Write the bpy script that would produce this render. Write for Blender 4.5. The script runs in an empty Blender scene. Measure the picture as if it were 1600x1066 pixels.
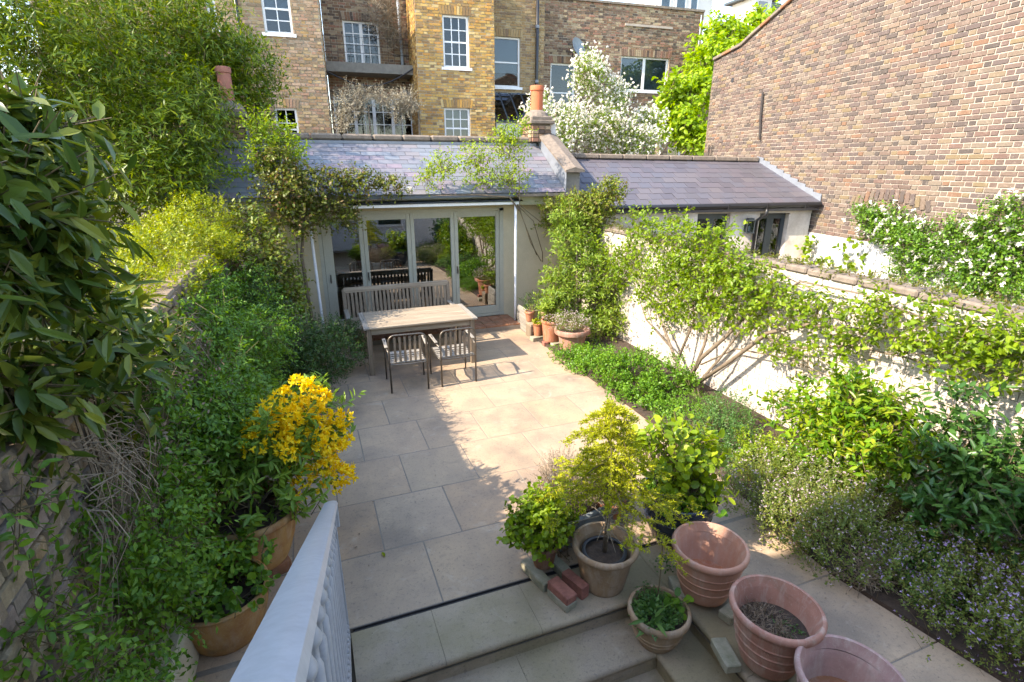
import bpy, bmesh, math, random
import numpy as np
from mathutils import Vector, Matrix, Euler
rnd = random.Random(7); R = math.radians
sc = bpy.context.scene; COL = sc.collection
# ------------------------------------------------------------------ camera
FPX = 824.0; PITCH = math.atan(275/824.0); YAW = R(21.0); CAMH = 3.0
fh = np.array([math.sin(YAW), math.cos(YAW), 0]); CR = np.array([math.cos(YAW), -math.sin(YAW), 0])
CF = fh*math.cos(PITCH)+np.array([0, 0, -math.sin(PITCH)]); CU = np.cross(CR, CF); CC = np.array([0, 0, CAMH])
cd = bpy.data.cameras.new('camera'); cam = bpy.data.objects.new('camera', cd); COL.objects.link(cam)
cd.sensor_width = 36; cd.lens = FPX/1600*36; cd.clip_start = 0.05; cd.clip_end = 500
cam.matrix_world = Matrix(((CR[0], CU[0], -CF[0], 0), (CR[1], CU[1], -CF[1], 0), (CR[2], CU[2], -CF[2], CAMH), (0, 0, 0, 1)))
sc.camera = cam
# ------------------------------------------------------------------ light
SUN_EL = 40; SUN_AZ = 5   # direction the light travels, degrees from +x towards +y
w = bpy.data.worlds.new('World'); sc.world = w; w.use_nodes = True
nt = w.node_tree; bg = nt.nodes['Background']; sky = nt.nodes.new('ShaderNodeTexSky'); sky.sky_type = 'NISHITA'
sky.sun_disc = False; sky.sun_elevation = R(SUN_EL); sky.sun_rotation = R(270-SUN_AZ); sky.air_density = 1.0; sky.dust_density = 0.6; sky.ozone_density = 1.5
nt.links.new(sky.outputs[0], bg.inputs[0]); bg.inputs[1].default_value = 0.15
sd = bpy.data.lights.new('sun', 'SUN'); sd.energy = 2.2; sd.angle = R(0.53); sd.color = (1, .94, .86)
so = bpy.data.objects.new('sun', sd); COL.objects.link(so)
L = Vector((math.cos(R(SUN_AZ))*math.cos(R(SUN_EL)), math.sin(R(SUN_AZ))*math.cos(R(SUN_EL)), -math.sin(R(SUN_EL))))
so.rotation_euler = L.to_track_quat('-Z', 'Y').to_euler(); so.location = (-20, -2, 18)
sc.view_settings.view_transform = 'Standard'; sc.view_settings.look = 'None'; sc.view_settings.gamma = 1
sc.view_settings.exposure = 2.52
sc.view_settings.use_white_balance = True; sc.view_settings.white_balance_temperature = 7500; sc.view_settings.white_balance_tint = 12
# ------------------------------------------------------------------ where things stand (measured positions)
def ray(px, py):
    d = CF*FPX+CR*(px-800)-CU*(py-533); return d/np.linalg.norm(d)
def onY(px, py, y): d = ray(px, py); return CC+d*y/d[1]
def onX(px, py, x): d = ray(px, py); return CC+d*x/d[0]
def onZ(px, py, z): d = ray(px, py); return CC+d*(z-CAMH)/d[2]
# ------------------------------------------------------------------ object helpers
def tag(o, label=None, cat=None, group=None, kind=None):
    if label: o['label'] = label
    if cat: o['category'] = cat
    if group: o['group'] = group
    if kind: o['kind'] = kind
    return o
def thing(name, label, cat, loc=(0, 0, 0), rz=0, group=None):
    o = bpy.data.objects.new(name, None); COL.objects.link(o); o.empty_display_size = .1
    o.location = loc; o.rotation_euler = (0, 0, rz); return tag(o, label, cat, group)
def link(name, me, parent=None, loc=None, mat=None):
    o = bpy.data.objects.new(name, me); COL.objects.link(o)
    if parent: o.parent = parent
    if loc is not None: o.location = loc
    return o
def copy_tree(o, parent=None):
    c = o.copy(); COL.objects.link(c); c.parent = parent
    for ch in list(o.children): copy_tree(ch, c)
    return c
class MB:
    def __init__(s): s.v = []; s.f = []
    def add(s, vs, fs):
        n = len(s.v); s.v += [tuple(p) for p in vs]; s.f += [tuple(i+n for i in f) for f in fs]; return s
    def box(s, c, d, M=None, rz=0, bev=0):
        x, y, z = d[0]/2, d[1]/2, d[2]/2
        if bev:
            b = bev; vs = []
            for sx in (-1, 1):
                for sy in (-1, 1):
                    for sz in (-1, 1):
                        vs += [(sx*x, sy*(y-b), sz*(z-b)), (sx*(x-b), sy*y, sz*(z-b)), (sx*(x-b), sy*(y-b), sz*z)]
            def id(sx, sy, sz, k): return ((sx > 0)*4+(sy > 0)*2+(sz > 0))*3+k
            fs = [[id(1, -1, -1, 0), id(1, 1, -1, 0), id(1, 1, 1, 0), id(1, -1, 1, 0)], [id(-1, -1, -1, 0), id(-1, -1, 1, 0), id(-1, 1, 1, 0), id(-1, 1, -1, 0)],
                  [id(-1, 1, -1, 1), id(-1, 1, 1, 1), id(1, 1, 1, 1), id(1, 1, -1, 1)], [id(-1, -1, -1, 1), id(1, -1, -1, 1), id(1, -1, 1, 1), id(-1, -1, 1, 1)],
                  [id(-1, -1, 1, 2), id(1, -1, 1, 2), id(1, 1, 1, 2), id(-1, 1, 1, 2)], [id(-1, -1, -1, 2), id(-1, 1, -1, 2), id(1, 1, -1, 2), id(1, -1, -1, 2)]]
            for a in (-1, 1):
                for c2 in (-1, 1):
                    fs.append([id(a, c2, -1, 0), id(a, c2, 1, 0), id(a, c2, 1, 1), id(a, c2, -1, 1)][::(1 if a*c2 > 0 else -1)])
                    fs.append([id(a, -1, c2, 0), id(a, -1, c2, 2), id(a, 1, c2, 2), id(a, 1, c2, 0)][::(1 if a*c2 < 0 else -1)])
                    fs.append([id(-1, a, c2, 1), id(-1, a, c2, 2), id(1, a, c2, 2), id(1, a, c2, 1)][::(1 if a*c2 > 0 else -1)])
                    for e in (-1, 1): fs.append([id(a, c2, e, 0), id(a, c2, e, 1), id(a, c2, e, 2)][::(1 if a*c2*e > 0 else -1)])
        else:
            vs = [(sx*x, sy*y, sz*z) for sx in (-1, 1) for sy in (-1, 1) for sz in (-1, 1)]
            fs = [(0, 1, 3, 2), (4, 6, 7, 5), (0, 4, 5, 1), (2, 3, 7, 6), (0, 2, 6, 4), (1, 5, 7, 3)]
        if rz: M = Matrix.Rotation(rz, 3, 'Z')
        c = Vector(c)
        if M is not None: vs = [M @ Vector(p) for p in vs]
        return s.add([Vector(p)+c for p in vs], fs)
    def bar(s, a, b, wd, th, up=(0, 0, 1), bev=0):      # box between two points
        a = Vector(a); b = Vector(b); d = b-a; l = d.length; d.normalize(); u = Vector(up)
        sx = d.cross(u)
        if sx.length < 1e-4: sx = d.cross(Vector((1, 0, 0)))
        sx.normalize(); uz = sx.cross(d)
        M = Matrix((sx, d, uz)).transposed()
        return s.box((a+b)/2, (wd, l, th), M=M, bev=bev)
    def tube(s, pts, r, n=6, cap=True):
        pts = [Vector(p) for p in pts]; k = len(pts)
        rs = r if isinstance(r, (list, tuple)) else [r]*k
        base = len(s.v); prev = None
        for i, p in enumerate(pts):
            t = (pts[min(i+1, k-1)]-pts[max(i-1, 0)])
            if t.length < 1e-9: t = Vector((0, 0, 1))
            t.normalize()
            if prev is None:
                a = t.cross(Vector((0, 0, 1)))
                if a.length < .1: a = t.cross(Vector((1, 0, 0)))
            else: a = prev-t*prev.dot(t)
            a.normalize(); prev = a; b = t.cross(a)
            for j in range(n):
                an = 2*math.pi*j/n; s.v.append(tuple(p+(a*math.cos(an)+b*math.sin(an))*rs[i]))
        for i in range(k-1):
            for j in range(n):
                j2 = (j+1) % n; s.f.append((base+i*n+j, base+i*n+j2, base+(i+1)*n+j2, base+(i+1)*n+j))
        if cap:
            s.f.append(tuple(base+j for j in range(n))[::-1]); s.f.append(tuple(base+(k-1)*n+j for j in range(n)))
        return s
    def lathe(s, prof, n=40, c=(0, 0, 0), wob=0):
        base = len(s.v); k = len(prof); ph = rnd.random()*6
        for r, z in prof:
            for j in range(n):
                a = 2*math.pi*j/n; rr = r*(1+wob*math.sin(2*a+ph)); s.v.append((c[0]+rr*math.cos(a), c[1]+rr*math.sin(a), c[2]+z))
        for i in range(k-1):
            for j in range(n):
                j2 = (j+1) % n; s.f.append((base+i*n+j, base+i*n+j2, base+(i+1)*n+j2, base+(i+1)*n+j))
        return s
    def poly(s, vs, th=None):
        n = len(vs); return s.add(vs, [tuple(range(n))])
    def prism(s, pts, off):      # polygon pts extruded by vector off
        n = len(pts); off = Vector(off); a = [Vector(p) for p in pts]; b = [p+off for p in a]
        fs = [tuple(range(n))[::-1], tuple(range(n, 2*n))]+[(i, (i+1) % n, n+(i+1) % n, n+i) for i in range(n)]
        return s.add(a+b, fs)
    def mesh(s, name, mats, smooth=False):
        me = bpy.data.meshes.new(name); me.from_pydata(s.v, [], s.f)
        for m in (mats if isinstance(mats, (list, tuple)) else [mats]): me.materials.append(m)
        if smooth: me.polygons.foreach_set('use_smooth', [True]*len(me.polygons))
        me.update(); return me
    def build(s, name, mats, parent=None, smooth=False, loc=None):
        return link(name, s.mesh(name, mats, smooth), parent, loc)
def shade_auto(o, ang=40):
    me = o.data; bm = bmesh.new(); bm.from_mesh(me); bmesh.ops.recalc_face_normals(bm, faces=bm.faces)
    for e in bm.edges:
        e.smooth = len(e.link_faces) == 2 and e.calc_face_angle(0) < R(ang)
    for f in bm.faces: f.smooth = True
    bm.to_mesh(me); bm.free(); return o
# ------------------------------------------------------------------ materials
def mat(name):
    m = bpy.data.materials.new(name); m.use_nodes = True; nt = m.node_tree
    return m, nt, nt.nodes['Principled BSDF']
def N(nt, t, **k):
    n = nt.nodes.new('ShaderNode'+t)
    for a, b in k.items(): setattr(n, a, b)
    return n
def ramp(nt, fac, stops, interp='LINEAR'):
    r = N(nt, 'ValToRGB'); r.color_ramp.interpolation = interp; e = r.color_ramp.elements
    while len(e) < len(stops): e.new(.5)
    for i, (p, c) in enumerate(stops): e[i].position = p; e[i].color = (*c, 1) if len(c) == 3 else c
    nt.links.new(fac, r.inputs[0]); return r.outputs[0]
def noise(nt, scale, detail=4, rough=.6, co=None, dist=0):
    n = N(nt, 'TexNoise'); n.inputs['Scale'].default_value = scale; n.inputs['Detail'].default_value = detail; n.inputs['Roughness'].default_value = rough
    n.inputs['Distortion'].default_value = dist
    nt.links.new(co if co is not None else coords(nt), n.inputs['Vector']); return n.outputs['Fac']
def coords(nt, scale=None):
    g = N(nt, 'NewGeometry')      # world position
    if scale:
        m = N(nt, 'VectorMath', operation='MULTIPLY'); m.inputs[1].default_value = scale; nt.links.new(g.outputs['Position'], m.inputs[0]); return m.outputs[0]
    return g.outputs['Position']
def mixc(nt, fac, a, b, mode='MIX'):
    m = N(nt, 'Mix', data_type='RGBA', blend_type=mode)
    def put(sock, v):
        if hasattr(v, 'node'): nt.links.new(v, sock)
        elif isinstance(v, (int, float)): sock.default_value = v
        else: sock.default_value = (*v, 1)
    put(m.inputs[0], fac); put(m.inputs[6], a); put(m.inputs[7], b); return m.outputs[2]
def math_(nt, op, a, b=0):
    m = N(nt, 'Math', operation=op)
    for i, v in enumerate((a, b)):
        if hasattr(v, 'node'): nt.links.new(v, m.inputs[i])
        else: m.inputs[i].default_value = v
    return m.outputs[0]
def piece_random(nt):
    g = N(nt, 'NewGeometry'); o = N(nt, 'ObjectInfo')
    return math_(nt, 'FRACT', math_(nt, 'ADD', g.outputs['Random Per Island'], o.outputs['Random']))
def bump(nt, h, strength=.3, dist=.01):
    b = N(nt, 'Bump'); b.inputs['Strength'].default_value = strength; b.inputs['Distance'].default_value = dist
    nt.links.new(h, b.inputs['Height']); nt.links.new(b.outputs[0], nt.nodes['Principled BSDF'].inputs['Normal'])
def simple(name, c, rough=.7, var=.25, sc_=6, dark=None, bmp=.2, bs=60, metal=0, fine=None, spec=.5):
    m, nt, b = mat(name)
    dark = dark or tuple(x*(1-var) for x in c)
    n1 = noise(nt, sc_, 6, .65); col = ramp(nt, n1, [(.3, dark), (.65, c)])
    n2 = noise(nt, bs, 3, .6)
    col = mixc(nt, .35, col, ramp(nt, n2, [(.3, (.55, .55, .55)), (.7, (1, 1, 1))]), 'MULTIPLY')
    nt.links.new(col, b.inputs['Base Color']); b.inputs['Roughness'].default_value = rough; b.inputs['Metallic'].default_value = metal
    b.inputs['Specular IOR Level'].default_value = spec
    if bmp: bump(nt, n2, bmp, .004)
    return m
def brickmat(name, cols, soot=.5, soot_c=(.06, .05, .045), pale=.25):
    m, nt, b = mat(name); r = piece_random(nt)
    k = len(cols); st = [(i/k, c) for i, c in enumerate(cols)]
    col = ramp(nt, r, st, 'CONSTANT')
    n = noise(nt, 30, 5, .7); col = mixc(nt, math_(nt, 'MULTIPLY', ramp(nt, n, [(.45, (0, 0, 0)), (.75, (1, 1, 1))]), soot), col, soot_c)
    n3 = noise(nt, 1.1, 4, .6); col = mixc(nt, math_(nt, 'MULTIPLY', ramp(nt, n3, [(.42, (0, 0, 0)), (.7, (1, 1, 1))]), soot*.7), col, mixc(nt, .55, col, soot_c))
    n4 = noise(nt, 14, 5, .75); col = mixc(nt, math_(nt, 'MULTIPLY', ramp(nt, n4, [(.55, (0, 0, 0)), (.75, (1, 1, 1))]), pale), col, (.55, .47, .38))
    nt.links.new(col, b.inputs['Base Color']); b.inputs['Roughness'].default_value = .9; b.inputs['Specular IOR Level'].default_value = .2
    bump(nt, noise(nt, 90, 4, .7), .5, .006); return m
def leafmat(name, cols, trans=.35, rough=.42, edge=None):
    m, nt, b = mat(name); r = piece_random(nt); k = len(cols)
    col = ramp(nt, r, [(i/max(1, k-1), c) for i, c in enumerate(cols)])
    n = noise(nt, 2.2, 3, .6); col = mixc(nt, ramp(nt, n, [(.3, (0, 0, 0)), (.7, (.55, .55, .55))]), col, cols[0])
    nt.links.new(col, b.inputs['Base Color']); b.inputs['Roughness'].default_value = rough; b.inputs['Specular IOR Level'].default_value = .35
    t = N(nt, 'BsdfTranslucent'); hs = N(nt, 'HueSaturation'); hs.inputs['Value'].default_value = 1.5; hs.inputs['Saturation'].default_value = 1.1; hs.inputs['Hue'].default_value = .485
    nt.links.new(col, hs.inputs['Color']); nt.links.new(hs.outputs[0], t.inputs[0])
    mx = N(nt, 'MixShader'); mx.inputs[0].default_value = trans
    nt.links.new(b.outputs[0], mx.inputs[1]); nt.links.new(t.outputs[0], mx.inputs[2]); nt.links.new(mx.outputs[0], nt.nodes['Material Output'].inputs[0])
    return m
def wood(name, c1, c2, axis='X', rough=.75):
    m, nt, b = mat(name); s = {'X': (1.5, 45, 45), 'Y': (45, 1.5, 45), 'Z': (45, 45, 1.5)}[axis]
    n = noise(nt, 1, 5, .65, coords(nt, s)); r = piece_random(nt)
    col = ramp(nt, n, [(.3, c1), (.65, c2)]); col = mixc(nt, .35, col, ramp(nt, r, [(0, (.55, .5, .45)), (1, (1, 1, 1))]), 'MULTIPLY')
    n2 = noise(nt, 5, 4, .6); col = mixc(nt, math_(nt, 'MULTIPLY', n2, .4), col, tuple(x*.5 for x in c1))
    nt.links.new(col, b.inputs['Base Color']); b.inputs['Roughness'].default_value = rough; bump(nt, n, .4, .003); return m
def glassmat(name, tint=(.85, .9, .9), refl=.25, dark=None):
    m, nt, b = mat(name); nt.nodes.remove(b)
    g = N(nt, 'BsdfGlossy'); g.inputs['Roughness'].default_value = .004; g.inputs['Color'].default_value = (.95, .97, 1, 1)
    t = N(nt, 'BsdfTransparent'); t.inputs[0].default_value = (*tint, 1)
    fr = N(nt, 'Fresnel'); fr.inputs[0].default_value = 1.5
    f = math_(nt, 'ADD', fr.outputs[0], refl); mx = N(nt, 'MixShader')
    nt.links.new(f, mx.inputs[0]); nt.links.new(t.outputs[0], mx.inputs[1]); nt.links.new(g.outputs[0], mx.inputs[2])
    nt.links.new(mx.outputs[0], nt.nodes['Material Output'].inputs[0]); return m
M = {}
def stone_mat(name, cols, moss=.0, warm=None):
    m, nt, b = mat(name); r = piece_random(nt)
    col = ramp(nt, r, [(i/(len(cols)-1), c) for i, c in enumerate(cols)])
    n = noise(nt, 2.2, 6, .62, dist=.4); col = mixc(nt, ramp(nt, n, [(.35, (0, 0, 0)), (.72, (.6, .6, .6))]), col, (.24, .19, .15))
    n = noise(nt, .75, 4, .6); col = mixc(nt, ramp(nt, n, [(.5, (0, 0, 0)), (.66, (.62, .62, .62))]), col, (.15, .125, .105))
    n2 = noise(nt, 38, 5, .7); col = mixc(nt, ramp(nt, n2, [(.54, (0, 0, 0)), (.70, (.6, .6, .6))]), col, (.13, .115, .1))
    n6 = noise(nt, 6.5, 6, .75, dist=1.2); col = mixc(nt, ramp(nt, n6, [(.56, (0, 0, 0)), (.70, (.55, .55, .55))]), col, (.21, .17, .13)); n7 = noise(nt, 4.0, 5, .7, dist=.8); col = mixc(nt, ramp(nt, n7, [(.58, (0, 0, 0)), (.72, (.45, .45, .45))]), col, (.50, .43, .34))
    vo = N(nt, 'TexVoronoi'); vo.inputs['Scale'].default_value = 16; nt.links.new(coords(nt), vo.inputs['Vector']); col = mixc(nt, math_(nt, 'MULTIPLY', ramp(nt, vo.outputs['Distance'], [(.05, (1, 1, 1)), (.10, (0, 0, 0))]), ramp(nt, noise(nt, 1.3, 3, .6), [(.5, (0, 0, 0)), (.6, (.8, .8, .8))])), col, (.07, .065, .055))
    n3 = noise(nt, 130, 2, .5); col = mixc(nt, .3, col, ramp(nt, n3, [(.3, (.6, .6, .6)), (.6, (1, 1, 1))]), 'MULTIPLY')
    if moss:
        n4 = noise(nt, 1.6, 5, .6); col = mixc(nt, math_(nt, 'MULTIPLY', ramp(nt, n4, [(.4, (0, 0, 0)), (.6, (1, 1, 1))]), moss), col, (.20, .17, .07))
    nt.links.new(col, b.inputs['Base Color']); b.inputs['Roughness'].default_value = .85; b.inputs['Specular IOR Level'].default_value = .25
    bump(nt, n2, .35, .004); return m
M['slab'] = stone_mat('york_stone', [(.43, .31, .20), (.46, .34, .23), (.45, .30, .185), (.41, .31, .21), (.46, .325, .21)])
M['step'] = stone_mat('step_stone', [(.37, .29, .195), (.39, .31, .22), (.36, .28, .185)], moss=.45)
M['joint'] = simple('mortar_joint', (.25, .21, .165), .95)
M['soil'] = simple('soil', (.075, .05, .035), .95, .6, 18, bmp=.9, bs=70)
M['ground'] = simple('earth', (.12, .10, .07), .95, .4, 3)
M['brick_gable'] = brickmat('stock_brick_gable', [(0.145, 0.104, 0.086), (0.112, 0.087, 0.078), (0.171, 0.129, 0.097), (0.081, 0.067, 0.059), (0.141, 0.091, 0.074), (0.184, 0.140, 0.094), (0.154, 0.108, 0.086), (0.107, 0.083, 0.074), (0.176, 0.132, 0.104), (0.137, 0.095, 0.081), (0.094, 0.075, 0.066), (0.163, 0.120, 0.090), (0.176, 0.132, 0.078), (0.133, 0.095, 0.078), (0.158, 0.124, 0.097), (0.128, 0.091, 0.074), (0.201, 0.149, 0.111), (0.102, 0.078, 0.070), (0.150, 0.108, 0.086), (0.184, 0.108, 0.070), (0.171, 0.137, 0.104), (0.120, 0.091, 0.078)], .25, pale=.3)
M['brick_yellow'] = brickmat('yellow_stock_brick', [(0.483, 0.292, 0.085), (0.414, 0.238, 0.068), (0.529, 0.346, 0.119), (0.345, 0.205, 0.076), (0.460, 0.281, 0.093), (0.506, 0.270, 0.068), (0.299, 0.184, 0.076), (0.552, 0.389, 0.170), (0.437, 0.216, 0.060), (0.253, 0.151, 0.068)], .4)
M['brick_olive'] = brickmat('olive_stock_brick', [(.32, .22, .11), (.28, .18, .08), (.35, .25, .13), (.25, .17, .09), (.30, .19, .09), (.20, .13, .08)], .35)
M['brick_brown'] = brickmat('brown_stock_brick', [(.27, .17, .10), (.20, .12, .08), (.33, .24, .16), (.14, .09, .06), (.30, .15, .10), (.25, .16, .11), (.22, .12, .07), (.36, .27, .17), (.10, .07, .055)], .5)
M['brick_pink'] = brickmat('mixed_stock_brick', [(0.360, 0.248, 0.133), (0.300, 0.184, 0.101), (0.400, 0.285, 0.156), (0.330, 0.193, 0.125), (0.240, 0.166, 0.101), (0.360, 0.221, 0.094), (0.280, 0.184, 0.117), (0.380, 0.258, 0.172)], .4)
M['brick_near'] = brickmat('old_wall_brick', [(.27, .21, .13), (.24, .18, .12), (.30, .235, .15), (.22, .17, .14), (.26, .18, .10), (.23, .19, .15), (.20, .15, .10)], .55, pale=.45)
M['mortar'] = simple('pale_mortar', (.41, .345, .285), .95, .25, 4, bmp=.4)
M['mortar_y'] = simple('sandy_mortar', (.42, .36, .27), .95, .3, 4, bmp=.4)
M['mortar_dk'] = simple('dirty_mortar', (.16, .13, .10), .95, .3, 8, bmp=.6)
M['whitewall'] = simple('white_masonry_paint', (.64, .58, .51), .85, .22, 3.2, dark=(.42, .35, .29), bmp=.4, bs=35)
M['whitepaint'] = simple('white_wall_paint', (.62, .60, .57), .85, .08, 2)
M['cream'] = simple('cream_render', (.56, .48, .33), .9, .18, 2.2, bmp=.2)
M['creamtrim'] = simple('cream_fascia_paint', (.40, .37, .22), .7, .2, 4)
M['greige'] = simple('grey_green_door_paint', (.42, .41, .33), .45, .08, 5, bmp=.03)
M['lead'] = simple('lead_flashing', (.20, .22, .25), .5, .2, 6)
M['coping'] = simple('weathered_coping_stone', (.23, .185, .145), .95, .4, 14, bmp=.8, bs=80)
M['gutter'] = simple('black_gutter', (.018, .018, .02), .4, .2, 6, bmp=0)
M['anthracite'] = simple('anthracite_paint', (.045, .055, .06), .4, .15, 6, bmp=0)
M['whitegloss'] = simple('white_window_paint', (.76, .76, .76), .4, .08, 6, bmp=0)
M['rail'] = simple('white_rail_paint', (.42, .43, .45), .35, .12, 4, bmp=.02, bs=45)
M['iron'] = simple('rusty_iron', (.05, .04, .035), .6, .4, 20)
M['steel'] = simple('worn_steel_tube', (.17, .15, .125), .42, .35, 18, metal=.7, bmp=.1)
M['greywood'] = wood('weathered_teak', (.22, .165, .115), (.46, .385, .285), 'X')
M['greywoodZ'] = wood('weathered_teak_upright', (.15, .11, .075), (.32, .255, .18), 'Z')
M['chairwood'] = wood('silvered_slat', (.20, .18, .15), (.40, .37, .32), 'Y')
M['terra'] = simple('terracotta', (.42, .16, .075), .85, .3, 7, dark=(.30, .13, .08))
M['terra_brown'] = simple('brown_terracotta', (.26, .11, .055), .8, .4, 9)
M['terra_old'] = simple('limed_terracotta', (.36, .24, .15), .88, .35, 5, dark=(.24, .15, .09), bmp=.25)
M['terra_pink'] = simple('pink_terracotta', (.40, .215, .16), .85, .28, 4, dark=(.29, .14, .095), bmp=.15)
M['terra_warm'] = simple('warm_terracotta', (.46, .27, .10), .8, .5, 6, dark=(.22, .09, .04))
M['chimneypot'] = simple('orange_chimney_pot', (.55, .15, .06), .8, .25, 5)
M['chimneypot2'] = simple('pink_chimney_pot', (.42, .16, .11), .8, .3, 5)
M['blueglaze'] = simple('blue_black_glaze', (.035, .045, .07), .22, .5, 6, bmp=.12, bs=25, spec=.7)
M['plastic'] = simple('black_plastic', (.02, .02, .022), .5, .1, 5, bmp=0)
M['pale_brick'] = simple('mossy_pale_block', (.36, .33, .25), .9, .4, 10, dark=(.20, .20, .12), bmp=.6)
M['red_brick'] = simple('red_brick', (.36, .14, .10), .9, .4, 16, bmp=.6)
M['slateblock'] = simple('grey_slate_block', (.20, .23, .24), .7, .3, 8)
M['bark'] = simple('bark', (.21, .16, .11), .9, .45, 25, bmp=.8)
M['stem'] = simple('green_brown_stem', (.16, .12, .06), .85, .4, 25)
M['deadstem'] = simple('dry_stem', (.33, .25, .17), .9, .4, 25)
M['twigpale'] = simple('pale_twig', (.30, .25, .18), .9, .35, 25)
M['glass'] = glassmat('window_glass', (.55, .6, .62), .0)
M['doorglass'] = glassmat('door_glass', (.72, .75, .74), .17)
M['canopyglass'] = glassmat('canopy_glass', (.8, .82, .78), .1)
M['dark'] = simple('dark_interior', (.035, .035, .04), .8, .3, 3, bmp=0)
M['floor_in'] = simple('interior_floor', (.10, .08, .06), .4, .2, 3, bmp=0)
M['blind'] = simple('pale_blind', (.45, .52, .60), .8, .05, 3, bmp=0)
M['shutter'] = simple('pale_shutter', (.36, .40, .42), .6, .1, 3, bmp=0)
M['dish'] = simple('grey_dish', (.22, .25, .27), .5, .2, 10, bmp=0)
M['concrete'] = simple('grey_concrete', (.23, .21, .18), .9, .3, 8)
def terramat(name, c, dark, bloom=.5, algae=.3):
    m, nt, b = mat(name); col = ramp(nt, noise(nt, 5, 6, .65), [(.3, dark), (.65, c)])
    run = noise(nt, 1, 5, .7, coords(nt, (14, 14, 2.2)), dist=.3); col = mixc(nt, math_(nt, 'MULTIPLY', ramp(nt, run, [(.48, (0, 0, 0)), (.68, (1, 1, 1))]), bloom), col, (.50, .43, .36))
    sp = noise(nt, 60, 4, .75); col = mixc(nt, math_(nt, 'MULTIPLY', ramp(nt, sp, [(.58, (0, 0, 0)), (.7, (1, 1, 1))]), bloom*.8), col, (.52, .46, .40))
    al = noise(nt, 3.2, 5, .7, dist=.5); col = mixc(nt, math_(nt, 'MULTIPLY', ramp(nt, al, [(.52, (0, 0, 0)), (.66, (1, 1, 1))]), algae), col, (.09, .085, .05))
    nt.links.new(col, b.inputs['Base Color']); b.inputs['Roughness'].default_value = .88; b.inputs['Specular IOR Level'].default_value = .25; bump(nt, noise(nt, 120, 4, .7), .25, .004); return m
M['terra'] = terramat('terracotta', (.42, .16, .075), (.32, .12, .07), .35, .25)
M['terra_pink'] = terramat('pink_terracotta', (.40, .205, .15), (.30, .14, .10), .45, .35)
M['terra_pale'] = terramat('pale_orange_terracotta', (.50, .27, .19), (.40, .19, .12), .35, .15)
M['terra_mauve'] = terramat('greyed_mauve_terracotta', (.40, .25, .22), (.31, .19, .17), .5, .2)
M['terra_old'] = terramat('limed_terracotta', (.37, .25, .15), (.26, .17, .10), .4, .5)
M['terra_brown'] = terramat('brown_terracotta', (.27, .12, .06), (.18, .08, .045), .2, .4)
M['terra_warm'] = terramat('warm_terracotta', (.46, .27, .10), (.30, .13, .05), .25, .6)
def slatemat(name, cols, rough=.45):
    m, nt, b = mat(name); r = piece_random(nt); col = ramp(nt, r, [(i/len(cols), c) for i, c in enumerate(cols)], 'CONSTANT')
    n = noise(nt, 9, 5, .7); col = mixc(nt, math_(nt, 'MULTIPLY', n, .35), col, (.11, .10, .10))
    nt.links.new(col, b.inputs['Base Color']); b.inputs['Roughness'].default_value = rough; bump(nt, n, .15, .004); return m
M['slate'] = slatemat('welsh_slate', [(0.17, 0.17, 0.195), (0.2, 0.19, 0.205), (0.205, 0.175, 0.2), (0.165, 0.185, 0.21), (0.19, 0.18, 0.19), (0.225, 0.18, 0.21), (0.18, 0.185, 0.21), (0.18, 0.2, 0.23), (0.155, 0.16, 0.18), (0.19, 0.18, 0.2)])
M['slate2'] = slatemat('grey_purple_slate', [(0.085, 0.08, 0.095), (0.075, 0.072, 0.085), (0.1, 0.09, 0.1), (0.07, 0.065, 0.08), (0.09, 0.08, 0.095), (0.08, 0.08, 0.1)], .5)
# foliage
M['lf_bamboo'] = leafmat('bamboo_leaf', [(0.045, 0.095, 0.008), (0.15, 0.23, 0.012), (0.33, 0.37, 0.016)])
M['lf_privet'] = leafmat('golden_privet_leaf', [(0.13, 0.19, 0.008), (0.26, 0.31, 0.01), (0.42, 0.43, 0.014)])
M['lf_laurel'] = leafmat('laurel_leaf', [(0.035, 0.075, 0.014), (0.07, 0.12, 0.018), (0.12, 0.17, 0.022), (0.24, 0.25, 0.025)], .25, .33)
M['lf_ivy'] = leafmat('jasmine_leaf', [(0.06, 0.15, 0.018), (0.12, 0.25, 0.026), (0.21, 0.36, 0.032)])
M['lf_ivyd'] = leafmat('dark_small_leaf', [(0.022, 0.06, 0.012), (0.045, 0.1, 0.02), (0.085, 0.155, 0.024)], .25)
M['lf_rose'] = leafmat('rose_leaf', [(0.08, 0.13, 0.015), (0.16, 0.22, 0.022), (0.26, 0.3, 0.03), (0.22, 0.15, 0.05)])
M['lf_roseb'] = leafmat('bronze_rose_leaf', [(0.07, 0.09, 0.015), (0.12, 0.16, 0.018), (0.2, 0.22, 0.025), (0.2, 0.1, 0.05)])
M['lf_lime'] = leafmat('lime_leaf', [(0.12, 0.21, 0.012), (0.24, 0.35, 0.018), (0.38, 0.46, 0.03)], .42)
M['lf_climb'] = leafmat('climber_leaf', [(0.09, 0.17, 0.01), (0.19, 0.3, 0.014), (0.29, 0.39, 0.022)], .42)
M['lf_shrub'] = leafmat('shrub_leaf', [(0.1, 0.18, 0.02), (0.21, 0.32, 0.035), (0.34, 0.43, 0.07)], .38)
M['lf_ground'] = leafmat('ground_cover_leaf', [(0.06, 0.16, 0.012), (0.12, 0.27, 0.02), (0.21, 0.37, 0.03)], .35)
M['lf_herb'] = leafmat('herb_leaf', [(.05, .13, .03), (.09, .20, .045), (.15, .26, .05)], .35)
M['lf_vib'] = leafmat('glossy_leaf', [(0.05, 0.14, 0.01), (0.13, 0.27, 0.014), (0.26, 0.4, 0.02), (0.36, 0.36, 0.03)], .38, .3)
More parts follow.
